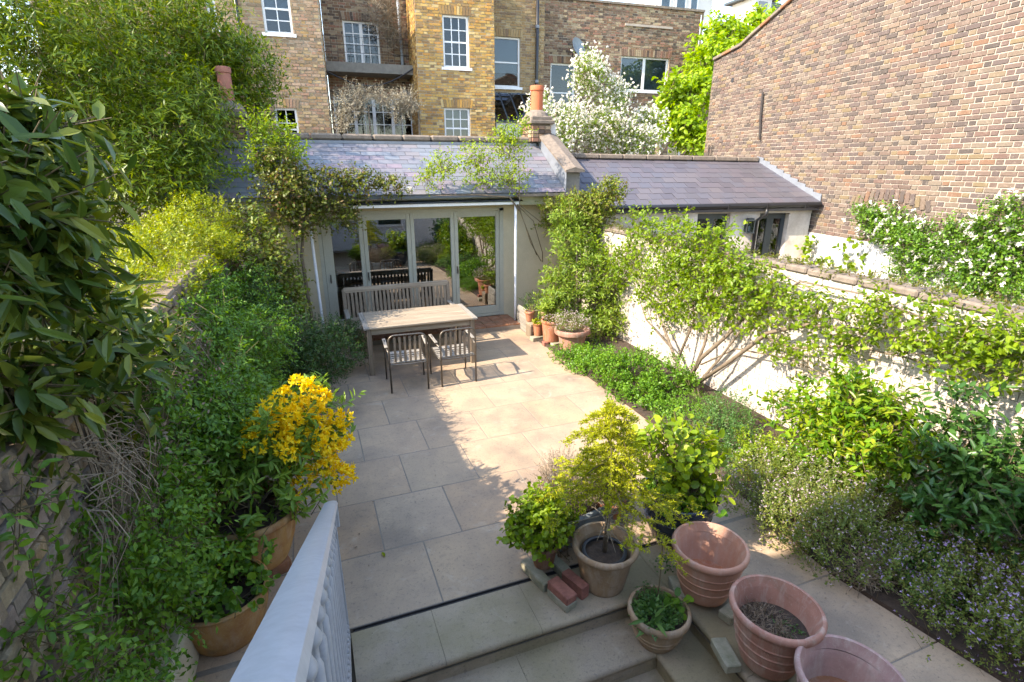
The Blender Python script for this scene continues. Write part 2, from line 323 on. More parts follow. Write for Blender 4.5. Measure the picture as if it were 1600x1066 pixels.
M['lf_vibd'] = leafmat('dark_glossy_leaf', [(0.028, 0.085, 0.018), (0.055, 0.14, 0.026), (0.1, 0.21, 0.036)], .22, .3)
M['lf_heath'] = leafmat('heath_leaf', [(0.08, 0.14, 0.025), (0.17, 0.22, 0.035), (0.28, 0.29, 0.06)], .3)
M['lf_spruce'] = leafmat('spruce_needle', [(0.24, 0.29, 0.012), (0.42, 0.45, 0.018), (0.56, 0.55, 0.03)], .35)
M['lf_azalea'] = leafmat('azalea_leaf', [(0.1, 0.2, 0.028), (0.17, 0.29, 0.036), (0.25, 0.36, 0.045)], .35)
M['lf_bright'] = leafmat('bright_vine_leaf', [(.15, .26, .015), (.28, .42, .02), (.40, .52, .04)], .45)
M['lf_grey'] = leafmat('grey_olive_leaf', [(.25, .22, .14), (.36, .33, .24), (.45, .42, .33)], .3)
M['lf_dry'] = leafmat('dry_leaf', [(0.16, 0.11, 0.07), (0.22, 0.16, 0.1), (0.28, 0.21, 0.14)], .2)
M['fl_yellow'] = leafmat('yellow_petal', [(0.8, 0.56, 0.01), (0.88, 0.7, 0.015), (0.92, 0.78, 0.06)], .3, .6)
M['fl_white'] = leafmat('white_petal', [(.62, .58, .50), (.78, .74, .68), (.82, .80, .76)], .3, .6)
M['fl_lilac'] = leafmat('lilac_petal', [(0.46, 0.34, 0.4), (0.58, 0.46, 0.5), (0.68, 0.58, 0.58)], .3, .6)
M['fl_purple'] = leafmat('purple_petal', [(0.32, 0.22, 0.42), (0.44, 0.33, 0.54), (0.55, 0.44, 0.62)], .3, .6)
# ------------------------------------------------------------------ foliage builder
TM = {'diamond': (np.array([(0, 0, 0), (.5, .45, .14), (0, 1, -.05), (-.5, .45, .14)]), [(0, 1, 2), (0, 2, 3)]),
      'oval': (np.array([(0, 0, 0), (.42, .25, .12), (.44, .62, .10), (0, 1, -.18), (-.44, .62, .10), (-.42, .25, .12)]), [(0, 1, 2, 3), (0, 3, 4, 5)]),
      'round': (np.array([(0, 0, 0), (.4, .12, .06), (.5, .55, .1), (.25, .95, 0), (-.25, .95, 0), (-.5, .55, .1), (-.4, .12, .06)]), [(0, 1, 2, 3), (0, 3, 4), (0, 4, 5, 6)])}
def unit(a): return a/np.maximum(np.linalg.norm(a, axis=-1, keepdims=True), 1e-9)
def leafmesh(name, pos, dr, nr, Ls, Ws, shape, m):
    T, F = TM[shape]; n = len(pos); dr = unit(dr); sx = unit(np.cross(dr, nr)); nz = np.cross(sx, dr)
    V = pos[:, None, :]+T[None, :, 0:1]*Ws[:, None, None]*sx[:, None, :]+T[None, :, 1:2]*Ls[:, None, None]*dr[:, None, :]+T[None, :, 2:3]*Ws[:, None, None]*nz[:, None, :]
    k = T.shape[0]; V = V.reshape(-1, 3)
    sizes = np.array([len(f) for f in F]*n, dtype=np.int32); idx = np.concatenate([np.array(f) for f in F])
    loops = (np.arange(n)[:, None]*k+idx[None, :]).reshape(-1).astype(np.int32)
    me = bpy.data.meshes.new(name); me.vertices.add(n*k); me.vertices.foreach_set('co', V.reshape(-1).astype(np.float32))
    me.loops.add(len(loops)); me.loops.foreach_set('vertex_index', loops); me.polygons.add(len(sizes))
    st = np.zeros(len(sizes), dtype=np.int32); st[1:] = np.cumsum(sizes)[:-1]
    me.polygons.foreach_set('loop_start', st); me.polygons.foreach_set('loop_total', sizes)
    me.materials.append(m); me.update(calc_edges=True); me.validate(); return me
LEAFOBJ = {}
def leaf_objects(name, pos, dr, nr, Ls, Ws, shape, m, parent):
    key = (shape, m.name)
    if key not in LEAFOBJ:
        T, F = TM[shape]; lst = []
        for v in range(4):
            V = T.copy(); V[:, 2] += (.12*v-.18)*V[:, 1]**2; V[:, 0] *= 1+.1*(v-1.5)
            me = bpy.data.meshes.new('leaf'); me.from_pydata([tuple(p) for p in V], [], F); me.materials.append(m); lst.append(me)
        LEAFOBJ[key] = lst
    dr = unit(dr); sx = unit(np.cross(dr, nr)); nz = np.cross(sx, dr)
    for i in range(len(pos)):
        o = link('leaf', LEAFOBJ[key][i % 4], parent)
        a = sx[i]*Ws[i]; b = dr[i]*Ls[i]; c = nz[i]*Ws[i]; p = pos[i]-np.array(parent.location)
        o.matrix_parent_inverse.identity()
        o.matrix_basis = Matrix(((a[0], b[0], c[0], p[0]), (a[1], b[1], c[1], p[1]), (a[2], b[2], c[2], p[2]), (0, 0, 0, 1)))
def scatter(blobs, n, per, seed, twig=.15, shell=.55, out=.7, up=.35, jit=.6, spread=1.0, droop=0, clip=None, lump=.22):
    g = np.random.default_rng(seed); ntw = max(1, n//per)
    c = np.array([b[0:3] for b in blobs], float); r = np.array([(b[3:6] if len(b) >= 6 else (b[3],)*3) for b in blobs], float)
    wgt = (r.prod(1))**(2/3); wgt /= wgt.sum(); bi = g.choice(len(blobs), ntw, p=wgt)
    u = unit(g.normal(size=(ntw, 3))); rad = shell+(1-shell)*g.random(ntw)**.6
    lv = np.ones(ntw)
    for k in range(4):
        kd = g.normal(size=(len(blobs), 3))*2.2*(k*.7+1); lv += lump/(k*.6+1)*np.sin((u*kd[bi]).sum(1)*1.5+g.random(len(blobs))[bi]*6)
    p = c[bi]+u*r[bi]*(rad*lv)[:, None]
    t = unit(u*out+np.array([0, 0, up])+g.normal(size=(ntw, 3))*jit*.6)
    tl = twig*(.6+.8*g.random(ntw))
    f = (np.arange(per)+.5)/per
    P = (p[:, None, :]+t[:, None, :]*(tl[:, None]*f[None, :])[:, :, None]).reshape(-1, 3)
    P[:, 2] -= (droop*tl[:, None]*f[None, :]**2).reshape(-1)
    T = np.repeat(t, per, 0); U = np.repeat(u, per, 0); k = len(P)
    side = unit(np.cross(T, g.normal(size=(k, 3))))
    D = unit(T*.55+side*spread+np.array([0, 0, -droop*.8]))
    Nn = U*.6+np.array([0, 0, .8])+g.normal(size=(k, 3))*.45
    keep = P[:, 2] > .02; ok = np.ones(ntw, bool)
    if clip is not None: keep &= clip(P); ok &= clip(p)
    return P[keep], D[keep], Nn[keep], (p[ok], t[ok], tl[ok]), g
def twigmesh(tw, frac, rad, seed, back=1.0):
    p, t, tl = tw; n = int(len(p)*frac); mb = MB(); a = p[:n]-t[:n]*(tl[:n, None]*back); b = p[:n]+t[:n]*tl[:n, None]
    for i in range(n): mb.tube([a[i], b[i]], [rad, rad*.5], 3, cap=False)
    return mb
def plant(name, label, cat, blobs, n, leaf, m, seed, base=None, group=None, per=6, shape='diamond', nobj=0, stems=.3, srad=.003, stemmat='stem',
          flowers=None, trunk=None, lname='foliage', root=None, kind=None, **kw):
    b0 = blobs[0]; loc = base if base is not None else (b0[0], b0[1], 0)
    root = root or thing(name, label, cat, loc, group=group); loc = np.array(root.location)
    P, D, Nn, tw, g = scatter(blobs, n, per, seed, **kw)
    k = len(P); Ls = leaf[0]*(.65+.6*g.random(k)); Ws = leaf[1]*(.7+.5*g.random(k))
    if nobj:
        d = np.linalg.norm(P-CC, axis=1)+g.random(k)*.15; v = (P-CC)@CF
        px = 800+FPX*((P-CC)@CR)/np.maximum(v, .01); py = 533-FPX*((P-CC)@CU)/np.maximum(v, .01)
        d[(v < .1) | (px < 0) | (px > 1600) | (py < 0) | (py > 1066)] += 100
        o_ = np.argsort(d); a = o_[:nobj]; bb = o_[nobj:]
        leaf_objects('leaf', P[a], D[a], Nn[a], Ls[a], Ws[a], shape, M[m], root); P, D, Nn, Ls, Ws = P[bb], D[bb], Nn[bb], Ls[bb], Ws[bb]
    o = link(lname, leafmesh(lname, P-loc, D, Nn, Ls, Ws, shape, M[m]), root); o['kind'] = 'stuff'
    if stems:
        mb = twigmesh((tw[0]-loc, tw[1], tw[2]), stems, srad, seed); mb.build('stems', M[stemmat], root)['kind'] = 'stuff'
    if trunk:
        mb = MB()
        for path, r in trunk: mb.tube([np.array(q)-loc for q in path], r, 7)
        mb.build('trunk', M['bark'], root, smooth=True)
    if flowers: flower(root, tw[0], tw[1]*tw[2][:, None], g, loc, *flowers)
    return root
def flower(root, p, off, g, loc, nfl, m, petals, size, wd, where=None, single=False, name='blossom'):
    q = p+off*1.05
    if where is not None: q = q[where(q)]
    if len(q) == 0: return
    nfl = min(nfl, len(q)); idx = g.choice(len(q), nfl, replace=False); q = q[idx]; k = nfl*petals
    c = np.repeat(q, petals, 0); D = unit(g.normal(size=(k, 3))+np.array([0, 0, .35])); Nn = unit(g.normal(size=(k, 3))+np.array([0, 0, 1]))
    Ls = size*(.6+.6*g.random(k)); Ws = wd*(.7+.5*g.random(k))
    if single:
        for i in range(nfl):
            s = slice(i*petals, (i+1)*petals); me = leafmesh(name, c[s]-loc, D[s], Nn[s], Ls[s], Ws[s], 'oval', M[m]); link(name, me, root)
    else:
        o = link(name, leafmesh(name, c-loc, D, Nn, Ls, Ws, 'diamond', M[m]), root); o['kind'] = 'stuff'
def clumps(blobs, k=7, f=.42, seed=0):
    g = np.random.default_rng(seed); out = []
    for b in blobs:
        c = np.array(b[:3], float); r = np.array(b[3:6], float); out.append((*c, *(r*.55)))
        for i in range(k):
            u = unit(g.normal(size=3)+[0, 0, .15]); q = f*g.uniform(.65, 1.25); out.append((*(c+u*r*(1-q*.6)), *(r*q)))
    return out
def B(px, py, y, *r): return (*onY(px, py, y), *r)
def BX(px, py, x, *r): return (*onX(px, py, x), *r)
# ------------------------------------------------------------------ brick and slate laying
def unit_brick_meshes(m, n=3, bev=.06, jag=.04):
    out = []
    for v in range(n):
        rr = random.Random(v+3); mb = MB(); mb.box((0, 0, 0), (1, 1, 1))
        vs = [Vector(p) for p in mb.v]; mb2 = MB()
        # front face at y=-.5 : inset ring gives the rounded arris
        q = [(-.5, -.5), (.5, -.5), (.5, .5), (-.5, .5)]; o = [(x+rr.uniform(-jag, 0)*(1 if x > 0 else -1)*.5, .5, z+rr.uniform(-jag, 0)*(1 if z > 0 else -1)) for x, z in q]
        mid = [(x, -.3, z) for x, _, z in o]; f = [(x*(1-bev*.6), -.5+rr.uniform(0, .1), z*(1-bev*2)) for x, _, z in o]
        mb2.add(o+mid+f, [(8, 9, 10, 11)]+[(i, (i+1) % 4, 4+(i+1) % 4, 4+i) for i in range(4)]+[(4+i, 4+(i+1) % 4, 8+(i+1) % 4, 8+i) for i in range(4)])
        out.append(mb2.mesh('brick', m))
    return out
def lay_bricks(parent, O, u, nrm, u0, u1, z0, z1, m, inside=None, bond='flemish', bl=.225, ch=.077, dep=.05, joint=.010, nobj=0, proud=.004, seed=1, holes=(), name='brick'):
    """O origin, u along the wall, nrm outward normal; fills [u0,u1]x[z0,z1]"""
    rr = random.Random(seed); O = np.array(O, float); u = np.array(u, float); nrm = np.array(nrm, float); L_ = []
    k = 0; z = z0
    while z+ch*.8 < z1:
        if bond == 'flemish': pat = [bl, bl/2]; off = 0 if k % 2 else bl*.75
        else: pat = [bl]; off = 0 if k % 2 else bl*.5
        x = u0-off-rr.random()*.02; j = 0
        while x < u1:
            wd = pat[j % len(pat)]; j += 1; a = max(x, u0); b = min(x+wd, u1); x += wd
            if b-a < .04: continue
            zm = z+ch/2; segs = [(a, b)]
            for (h0, h1, hz0, hz1) in holes:
                if hz0 < zm < hz1:
                    ns = []
                    for (s, e) in segs:
                        if e <= h0 or s >= h1: ns.append((s, e))
                        else:
                            if s < h0: ns.append((s, h0))
                            if e > h1: ns.append((h1, e))
                    segs = ns
            for (s, e) in segs:
                if e-s > .03 and (inside is None or inside((s+e)/2, zm)): L_.append((s, e, z, z+ch))
        z += ch; k += 1
    def place(s, e, za, zb):
        d = proud*rr.uniform(-1, 1.4); c = O+u*(s+e)/2+nrm*(d-dep/2+.012); c[2] += (za+zb)/2
        return c, (e-s-joint*rr.uniform(.8, 1.3), dep, zb-za-joint*rr.uniform(.8, 1.3))
    if nobj:
        def key(t):
            c = O+u*(t[0]+t[1])/2+np.array([0, 0, t[2]]); v = (c-CC)@CF
            if v < .2: return 999
            px = 800+FPX*((c-CC)@CR)/v; py = 533-FPX*((c-CC)@CU)/v
            return np.linalg.norm(c-CC)+(0 if (-20 < px < 1620 and -20 < py < 1086) else 500)
        L_.sort(key=key)
    Mr = Matrix((Vector(u), Vector(-nrm), Vector((0, 0, 1)))).transposed(); pl = Vector(parent.location)
    ums = unit_brick_meshes(m) if nobj else None
    for i, t in enumerate(L_[:nobj]):
        c, s = place(*t); o = link(name, ums[i % 3], parent)
        o.matrix_basis = Matrix.Translation(Vector(c)-pl) @ Mr.to_4x4() @ Matrix.Rotation(R(rr.uniform(-.5, .5)), 4, 'Y') @ Matrix.Diagonal((s[0], s[1], s[2], 1))
    V = []; F = []
    up = np.array([0, 0, 1.0])
    for t in L_[nobj:]:
        c, s = place(*t); c = c-np.array(pl); b = len(V)
        a = u*s[0]/2; h = up*s[2]/2; f = nrm*s[1]/2; tl = nrm*rr.uniform(-.002, .002)
        for sg in ((-1, -1), (1, -1), (1, 1), (-1, 1)): V.append(c+a*sg[0]+h*sg[1]-f)
        for sg in ((-1, -1), (1, -1), (1, 1), (-1, 1)): V.append(c+a*sg[0]*(1-.003/s[0])+h*sg[1]*(1-.004/s[2])+f+tl*sg[1])
        F += [(b+4, b+5, b+6, b+7)]+[(b+q, b+(q+1) % 4, b+4+(q+1) % 4, b+4+q) for q in range(4)]
    if F:
        me = bpy.data.meshes.new('brickwork'); me.from_pydata([tuple(x) for x in V], [], F); me.materials.append(m); o = link('brickwork', me, parent); o['kind'] = 'stuff'
def arch(parent, O, u, nrm, ua, ub, z, m, h=.22, n=None):
    O = np.array(O); u = np.array(u); nrm = np.array(nrm); n = n or int((ub-ua)/.077); mb = MB(); pl = np.array(parent.location)
    for i in range(n):
        x = ua+(ub-ua)*(i+.5)/n; tilt = (i+.5-n/2)/n*.35; c = O+u*(x+tilt*h*.5)+nrm*.002-pl; c = c+np.array([0, 0, z+h/2])
        wd = (ub-ua)/n-.012; dv = Vector(u)*math.sin(tilt)+Vector((0, 0, math.cos(tilt)))
        mb.bar(Vector(c)-dv*h/2, Vector(c)+dv*h/2, wd, .04, up=nrm)
    mb.build('brick_arch', m, parent)
def lay_slates(parent, eL, eR, rL, rR, rows, cols, m, th=.008, seed=2, nobj=300, name='slate', skip=None):
    eL, eR, rL, rR = [Vector(p) for p in (eL, eR, rL, rR)]; rr = random.Random(seed)
    nr = (eR-eL).cross(rL-eL).normalized(); pl = Vector(parent.location)
    def P(s, t): return (eL.lerp(eR, s)).lerp(rL.lerp(rR, s), t)
    um = []
    for v in range(3):
        q = random.Random(v); mb = MB(); j = lambda: q.uniform(-.02, .02)
        mb.prism([(-.5+j(), j(), 0), (.5+j(), j(), 0), (.5, 1, 0), (-.5, 1, 0)], (0, 0, 1)); um.append(mb.mesh(name, m))
    cnt = 0; rest = MB()
    for i in range(rows):
        t0 = i/rows
        for k in range(-1, cols+1):
            s0 = (k+(.5 if i % 2 else 0))/cols; s1 = s0+1/cols
            s0c, s1c = max(0, s0), min(1, s1)
            if s1c-s0c < .15/cols: continue
            a = P(s0c, t0); b = P(s1c, t0); c = P((s0c+s1c)/2, min(1, t0+1.35/rows)); mdp = (a+b)/2
            ux = (b-a); wd = ux.length-.005; ux.normalize(); vy = c-mdp; ln = vy.length; vy.normalize(); z = ux.cross(vy).normalized()
            off = z*(.006+rr.uniform(0, .004)); tip = vy-z*(.009/ln)     # the top end tucks under the course above
            if cnt < nobj:
                o = link(name, um[cnt % 3], parent); X = ux*wd; Y = tip*ln+z*0; Z = z*th; p = mdp+off-pl+z*.008
                Y = (vy*ln-z*.013)
                o.matrix_basis = Matrix(((X.x, Y.x, Z.x, p.x), (X.y, Y.y, Z.y, p.y), (X.z, Y.z, Z.z, p.z), (0, 0, 0, 1))); cnt += 1
            else:
                p = mdp+off-pl+z*.008; rest.prism([p-ux*wd/2, p+ux*wd/2, p+ux*wd/2+vy*ln-z*.013, p-ux*wd/2+vy*ln-z*.013], z*th)
    if rest.f: rest.build('slates', m, parent)['kind'] = 'stuff'
# ================================================================== SETTING
def struct(name, mb, m, parent=None):
    o = mb.build(name, m, parent)
    if not parent: o['kind'] = 'structure'
    return o
PITX0, PITX1, PITY1 = -0.04, 2.22, 2.52
mb = MB(); z = -.06   # ground sheet with the stairwell left open
for (a, b, c, d) in ((-120, PITX0, -60, 200), (PITX1, 120, -60, 200), (PITX0, PITX1, PITY1, 200), (PITX0, PITX1, -60, -.8)):
    mb.add([(a, c, z), (b, c, z), (b, d, z), (a, d, z)], [(0, 1, 2, 3)])
struct('ground', mb, M['ground'])
# patio ------------------------------------------------------------
patio = bpy.data.objects.new('patio', None); COL.objects.link(patio); patio['kind'] = 'structure'
mb = MB(); mb.box((1.32, 6.45, -.0285), (4.75, 6.9, .052)); mb.box((3.0, 1.4, -.0285), (1.1, 3.2, .05)); mb.box((-.52, 2.0, -.0285), (.9, 2.0, .05)); mb.build('bedding', M['joint'], patio)
rows = [3.0, 3.70, 4.43, 5.17, 5.93, 6.66, 7.40, 8.12, 8.84, 9.1]
jx = [[-1.05, -.1, .62, 1.38, 2.1, 2.95, 3.65], [-1.05, -.4, .30, .96, 1.75, 2.5, 3.1, 3.67], [-1.05, -.02, .66, 1.35, 2.1, 2.9, 3.68], [-1.05, -.3, .3, 1.0, 1.69, 2.4, 3.05, 3.7],
      [-1.05, -.1, .68, 1.4, 2.05, 2.75, 3.68], [-1.05, -.4, .3, 1.05, 1.8, 2.45, 3.1, 3.66], [-1.05, -.05, .62, 1.42, 2.15, 2.85, 3.66], [-1.05, -.35, .35, 1.1, 1.78, 2.55, 3.2, 3.64], [-1.05, 0, .8, 1.5, 2.3, 3.0, 3.64]]
def slab(x0, x1, y0, y1, z=0, th=.05, parent=patio, name='paving_slab', m='slab', bev=.004):
    g = .003+rnd.random()*.002; mb = MB(); mb.box((0, 0, -th/2), (x1-x0-2*g, y1-y0-2*g, th), bev=bev)
    o = mb.build(name, M[m], parent, loc=((x0+x1)/2-parent.location[0], (y0+y1)/2-parent.location[1], z+rnd.uniform(-.0015, .0015)-parent.location[2]))
    o.rotation_euler = (R(rnd.uniform(-.08, .08)), R(rnd.uniform(-.08, .08)), 0)
for i in range(len(rows)-1):
    for a, b in zip(jx[i][:-1], jx[i][1:]): slab(a, b, rows[i], rows[i+1])
for (a, b, c, d) in ((2.62, 3.56, 2.2, 2.97), (2.62, 3.62, 1.5, 2.2), (2.62, 3.75, .8, 1.5), (2.62, 3.75, 0, .8), (2.62, 3.5, -.4, 0), (-1.0, -.5, 2.2, 2.97), (-.5, -.06, 2.4, 2.97), (-1.0, -.06, 1.6, 2.2), (-1.0, -.06, .9, 1.6)): slab(a, b, c, d)
# drain
dr = thing('drain_channel', 'dark slotted drain channel across the patio just before the top step', 'drain', (1.3, 2.98, 0))
mb = MB()
for y, h in ((-.014, .0), (.013, .0)): mb.box((.0, y, -.013), (2.62, .004, .024))
mb.build('channel_edge', M['iron'], dr); mb = MB(); mb.box((0, 0, -.022), (2.62, .024, .01)); mb.build('slot', M['plastic'], dr)
# steps: L-shaped flight going down towards the house
steps = bpy.data.objects.new('garden_steps', None); COL.objects.link(steps); steps['kind'] = 'structure'
def tread(poly_box, z, name='tread'):
    (x0, x1, y0, y1) = poly_box; r = .028; T = .06; g_ = .0012
    side = (x0 >= 1.2)      # nosing faces -x on the right flight, -y on the front one
    dep_, ln = ((x1-x0), (y1-y0)) if side else ((y1-y0), (x1-x0))
    pf = [(dep_/2, -T/2), (dep_/2, T/2)]+[(-dep_/2+r-r*math.sin(t), T/2-r+r*math.cos(t)) for t in (0, .4, .8, 1.2, 1.57)]+[(-dep_/2+r-r*math.cos(t), -T/2+r-r*math.sin(t)) for t in (0, .5, 1.0, 1.57)]
    mb = MB()
    if side: mb.prism([(p, -ln/2+g_, q) for p, q in pf], (0, ln-2*g_, 0))
    else: mb.prism([(-ln/2+g_, p, q) for p, q in pf], (ln-2*g_, 0, 0))
    shade_auto(mb.build(name, M['step'], steps, loc=((x0+x1)/2, (y0+y1)/2, z-.03)), 30)
for lv in range(4):
    z = -.16*lv; yn = 2.52-.32*lv; xn = 2.22-.32*lv; dpt = .44 if lv == 0 else .36
    cuts = [[-.03, .52, 1.19, 2.219], [-.03, 1.0, 1.899], [-.03, .7, 1.579], [-.03, 1.259]][lv]
    ys = yn+dpt
    for a, b in zip(cuts[:-1], cuts[1:]): tread((a, b, yn, ys), z)
    yc = [ys, 1.75, .95, 0, -.7] if lv == 0 else [ys, 1.3-.1*lv, .35, -.7]
    for a, b in zip(yc[:-1], yc[1:]): tread((xn, xn+.40 if lv == 0 else xn+.36, b, a), z)
    mb = MB(); mb.box(((xn-.03)/2+.02, yn+.04, z-.06-.06), (xn+.05+.04, .05, .13)); mb.box((xn+.045, (yn-.7)/2, z-.12), (.05, yn+.7+.02, .13)); mb.build('riser', M['step'], steps)
mb = MB(); mb.box((.6, .3, -.70), (1.5, 2.2, .08)); mb.build('well_floor', M['step'], steps)
mb = MB(); mb.box((-.07, .9, -.36), (.06, 3.3, .7)); mb.build('well_side', M['step'], steps)
# threshold step in front of the glazed doors
th = bpy.data.objects.new('door_step', None); COL.objects.link(th); th['kind'] = 'structure'; th.location = (1.8, 9.4, 0)
mb = MB(); mb.box((0, 0, .04), (3.7, .72, .08)); mb.build('step_core', M['joint'], th)
for i in range(16):
    for j in range(3):
        mb = MB(); mb.box((0, 0, .03), (.222, .226, .06), bev=.005); mb.build('floor_tile', M['terra_brown'], th, loc=(-1.73+.231*i, -.24+.237*j, .047+rnd.uniform(-.002, .002)))
# planting beds
mb = MB()
pts = [(3.66, 9.2), (3.68, 4.6), (3.62, 3.4), (3.52, 2.7), (3.48, 2.2), (3.6, 1.5), (3.72, .8), (3.74, -.5)]
for (a, b) in zip(pts[:-1], pts[1:]):
    mb.add([(a[0], a[1], .035), (b[0], b[1], .035), (4.98, b[1], .08), (4.98, a[1], .08)], [(0, 1, 2, 3)][::1]); mb.add([(a[0], a[1], -.05), (b[0], b[1], -.05), (b[0], b[1], .035), (a[0], a[1], .035)], [(0, 1, 2, 3)])
struct('soil_bed', mb, M['soil'])
# ================================================================== GARDEN ROOM
gr = thing('garden_room', 'cream rendered garden room with slate roof and wide glazed doors at the end of the patio', 'garden room', (1.7, 9.8, 0))
G0 = np.array(gr.location)
FY = 9.8; EY, EZ, RY, RZ = 9.42, 2.5, 10.85, 3.42; GX0, GX1 = -1.95, 4.72
def gpart(name, mb, m, par=None, smooth=False):
    mb.v = [tuple(np.array(p)-G0) for p in mb.v]; o = mb.build(name, m, par or gr, smooth); return o
DX0, DX1, DZ0, DZ1 = .17, 3.58, .10, 2.22
mb = MB()
mb.box(((GX0+DX0)/2, FY+.12, 1.2), (DX0-GX0, .24, 2.46)); mb.box(((DX1+5.25)/2, FY+.12, 1.2), (5.25-DX1, .24, 2.46)); mb.box(((DX0+DX1)/2, FY+.12, 2.33), (DX1-DX0, .24, .21))
mb.box((GX0+.1, FY+1.9, 1.2), (.2, 3.3, 2.46)); mb.box((5.1, FY+1.8, 1.2), (.3, 3.4, 2.46)); mb.box((1.6, FY+3.6, 1.2), (7.1, .2, 2.4))
gpart('wall', mb, M['cream'])
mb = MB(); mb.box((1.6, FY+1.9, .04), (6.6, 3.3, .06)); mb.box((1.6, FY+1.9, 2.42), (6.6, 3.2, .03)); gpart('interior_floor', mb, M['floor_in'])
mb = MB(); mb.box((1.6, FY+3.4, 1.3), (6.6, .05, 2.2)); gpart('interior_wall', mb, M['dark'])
mb = MB(); mb.box((-.9, EY+.10, EZ-.13), (2.1, .05, .17)); mb.box((4.26, EY+.10, EZ-.13), (1.0, .05, .17)); mb.box((1.35, EY+.25, EZ-.05), (6.5, .3, .03)); gpart('fascia', mb, M['creamtrim'])
mb = MB(); mb.box(((DX0+DX1)/2, EY+.11, EZ-.13), (DX1-DX0+.2, .05, .16)); gpart('head_board', mb, M['greige'])
# roof deck and slates
mb = MB(); n = Vector((0, -(RZ-EZ), RY-EY)).normalized()
mb.prism([(GX0, EY, EZ), (GX1, EY, EZ), (GX1, RY, RZ), (GX0, RY, RZ)], (0, .02, -.05)); mb.prism([(GX0, RY, RZ), (5.1, RY, RZ), (5.1, RY+2.6, 2.4), (GX0, RY+2.6, 2.4)], (0, -.02, -.05))
roof = gpart('roof', mb, M['lead'])
lay_slates(roof, Vector((-1.75, EY-.03, EZ+.0))-Vector(G0), Vector((GX1-.02, EY-.03, EZ+.0))-Vector(G0), Vector((-1.75, RY, RZ+.01))-Vector(G0), Vector((GX1-.02, RY, RZ+.01))-Vector(G0), 13, 24, M['slate'], nobj=330)
mb = MB()
for i in range(15):
    a = GX0+.55*i+.004; b = min(a+.545, 4.62); xm = (a+b)/2
    if a < 4.55: q = MB(); q.box((xm, RY+.05, RZ+.07), (b-a-.006, .34, .11), bev=.03); gpart('coping_stone', q, M['coping'])
mb = MB(); mb.box((1.35, RY-.12, RZ-.02), (6.6, .03, .05)); gpart('ridge_flashing', mb, M['lead'])
# raking parapet on the right with stone coping and end pier
px0, px1 = 4.72, 5.02
mb = MB(); mb.prism([(px0, EY+.02, 2.3), (px0, RY+.2, 3.2), (px0, RY+.2, RZ+.28), (px0, EY+.02, 2.86)], (px1-px0, 0, 0)); gpart('parapet', mb, M['concrete'])
mb = MB(); mb.prism([(px0-.04, EY-.06, 2.88), (px0-.04, RY+.1, RZ+.30), (px0+.13, RY+.1, RZ+.37), (px0+.13, EY-.06, 2.96)], (.0, 0, .0)); 
mb = MB(); a = [(px0-.05, EY-.08, 2.87), (px1+.05, EY-.08, 2.87), (px1+.05, EY-.08, 2.91), ((px0+px1)/2, EY-.08, 2.965), (px0-.05, EY-.08, 2.91)]
mb.prism(a, (0, RY+.1-EY+.08, RZ+.28-2.86)); gpart('parapet_coping', mb, M['coping'])
mb = MB(); mb.prism([(px0-.012, EY-.02, EZ+.0), (px0-.012, RY, RZ+.0), (px0-.012, RY, RZ+.27), (px0-.012, EY-.02, 2.86)], (.008, 0, 0)); gpart('lead_flashing', mb, M['lead'])
mb = MB(); mb.box((4.35, EY-.045, EZ-.03), (1.3, .06, .05)); gpart('eaves_edge', mb, M['coping'])
# chimneys
def chimney(cx, cy, z0, z1, wd, potr, potz, brick, potm):
    mb = MB(); mb.box((cx, cy, (z0+z1)/2), (wd-.03, .52, z1-z0)); st = gpart('chimney', mb, M['mortar_dk'])
    loc = Vector((cx, cy, 0))
    q = MB(); q.box((cx, cy, z1+.03), (wd+.12, .66, .07), bev=.012); q.box((cx, cy, z1+.10), (wd+.04, .56, .09), bev=.02); q.lathe([(potr+.14, 0), (potr+.09, .08), (potr+.0, .13)], 16, (cx, cy, z1+.14)); gpart('chimney_cap', q, M['coping'], st)
    q = MB(); q.lathe([(potr, .1), (potr*.98, .2), (potr*.94, potz-.1), (potr*1.08, potz-.09), (potr*1.1, potz-.02), (potr*1.02, potz), (potr*.82, potz), (potr*.8, .2)], 28, (cx, cy, z1+.05)); shade_auto(gpart('chimney_pot', q, potm, st))
    rr = random.Random(4)
    for i in range(int((z1-z0)/.078)):
        for k in range(3):
            w3 = wd/3; q = MB(); q.box((cx-wd/2+w3*(k+.5), cy-.26, z0+.04+.078*i), (w3-.012, .05, .066), bev=.004); gpart('brick', q, brick, st)
            q = MB(); q.box((cx+wd/2*(1 if cx < 0 else -1), cy-.16+.17*k, z0+.04+.078*i), (.04, .16, .066), bev=.004); gpart('brick', q, brick, st)
    return st
chimney(4.72, RY+.02, 3.45, 3.80, .42, .13, .68, M['brick_brown'], M['chimneypot'])
mb = MB(); mb.box((4.99, RY-.05, 3.55), (.14, .3, .52)); gpart('painted_flue_side', mb, M['whitepaint'])
chimney(-1.0, RY+.0, 3.35, 3.76, .46, .115, .74, M['brick_olive'], M['chimneypot2'])
mb = MB(); mb.box((-.75, RY-.28, 3.40), (.02, .1, .4)); mb.box((-1.0, RY-.30, 3.34), (.5, .03, .1)); gpart('chimney_flashing', mb, M['lead'])
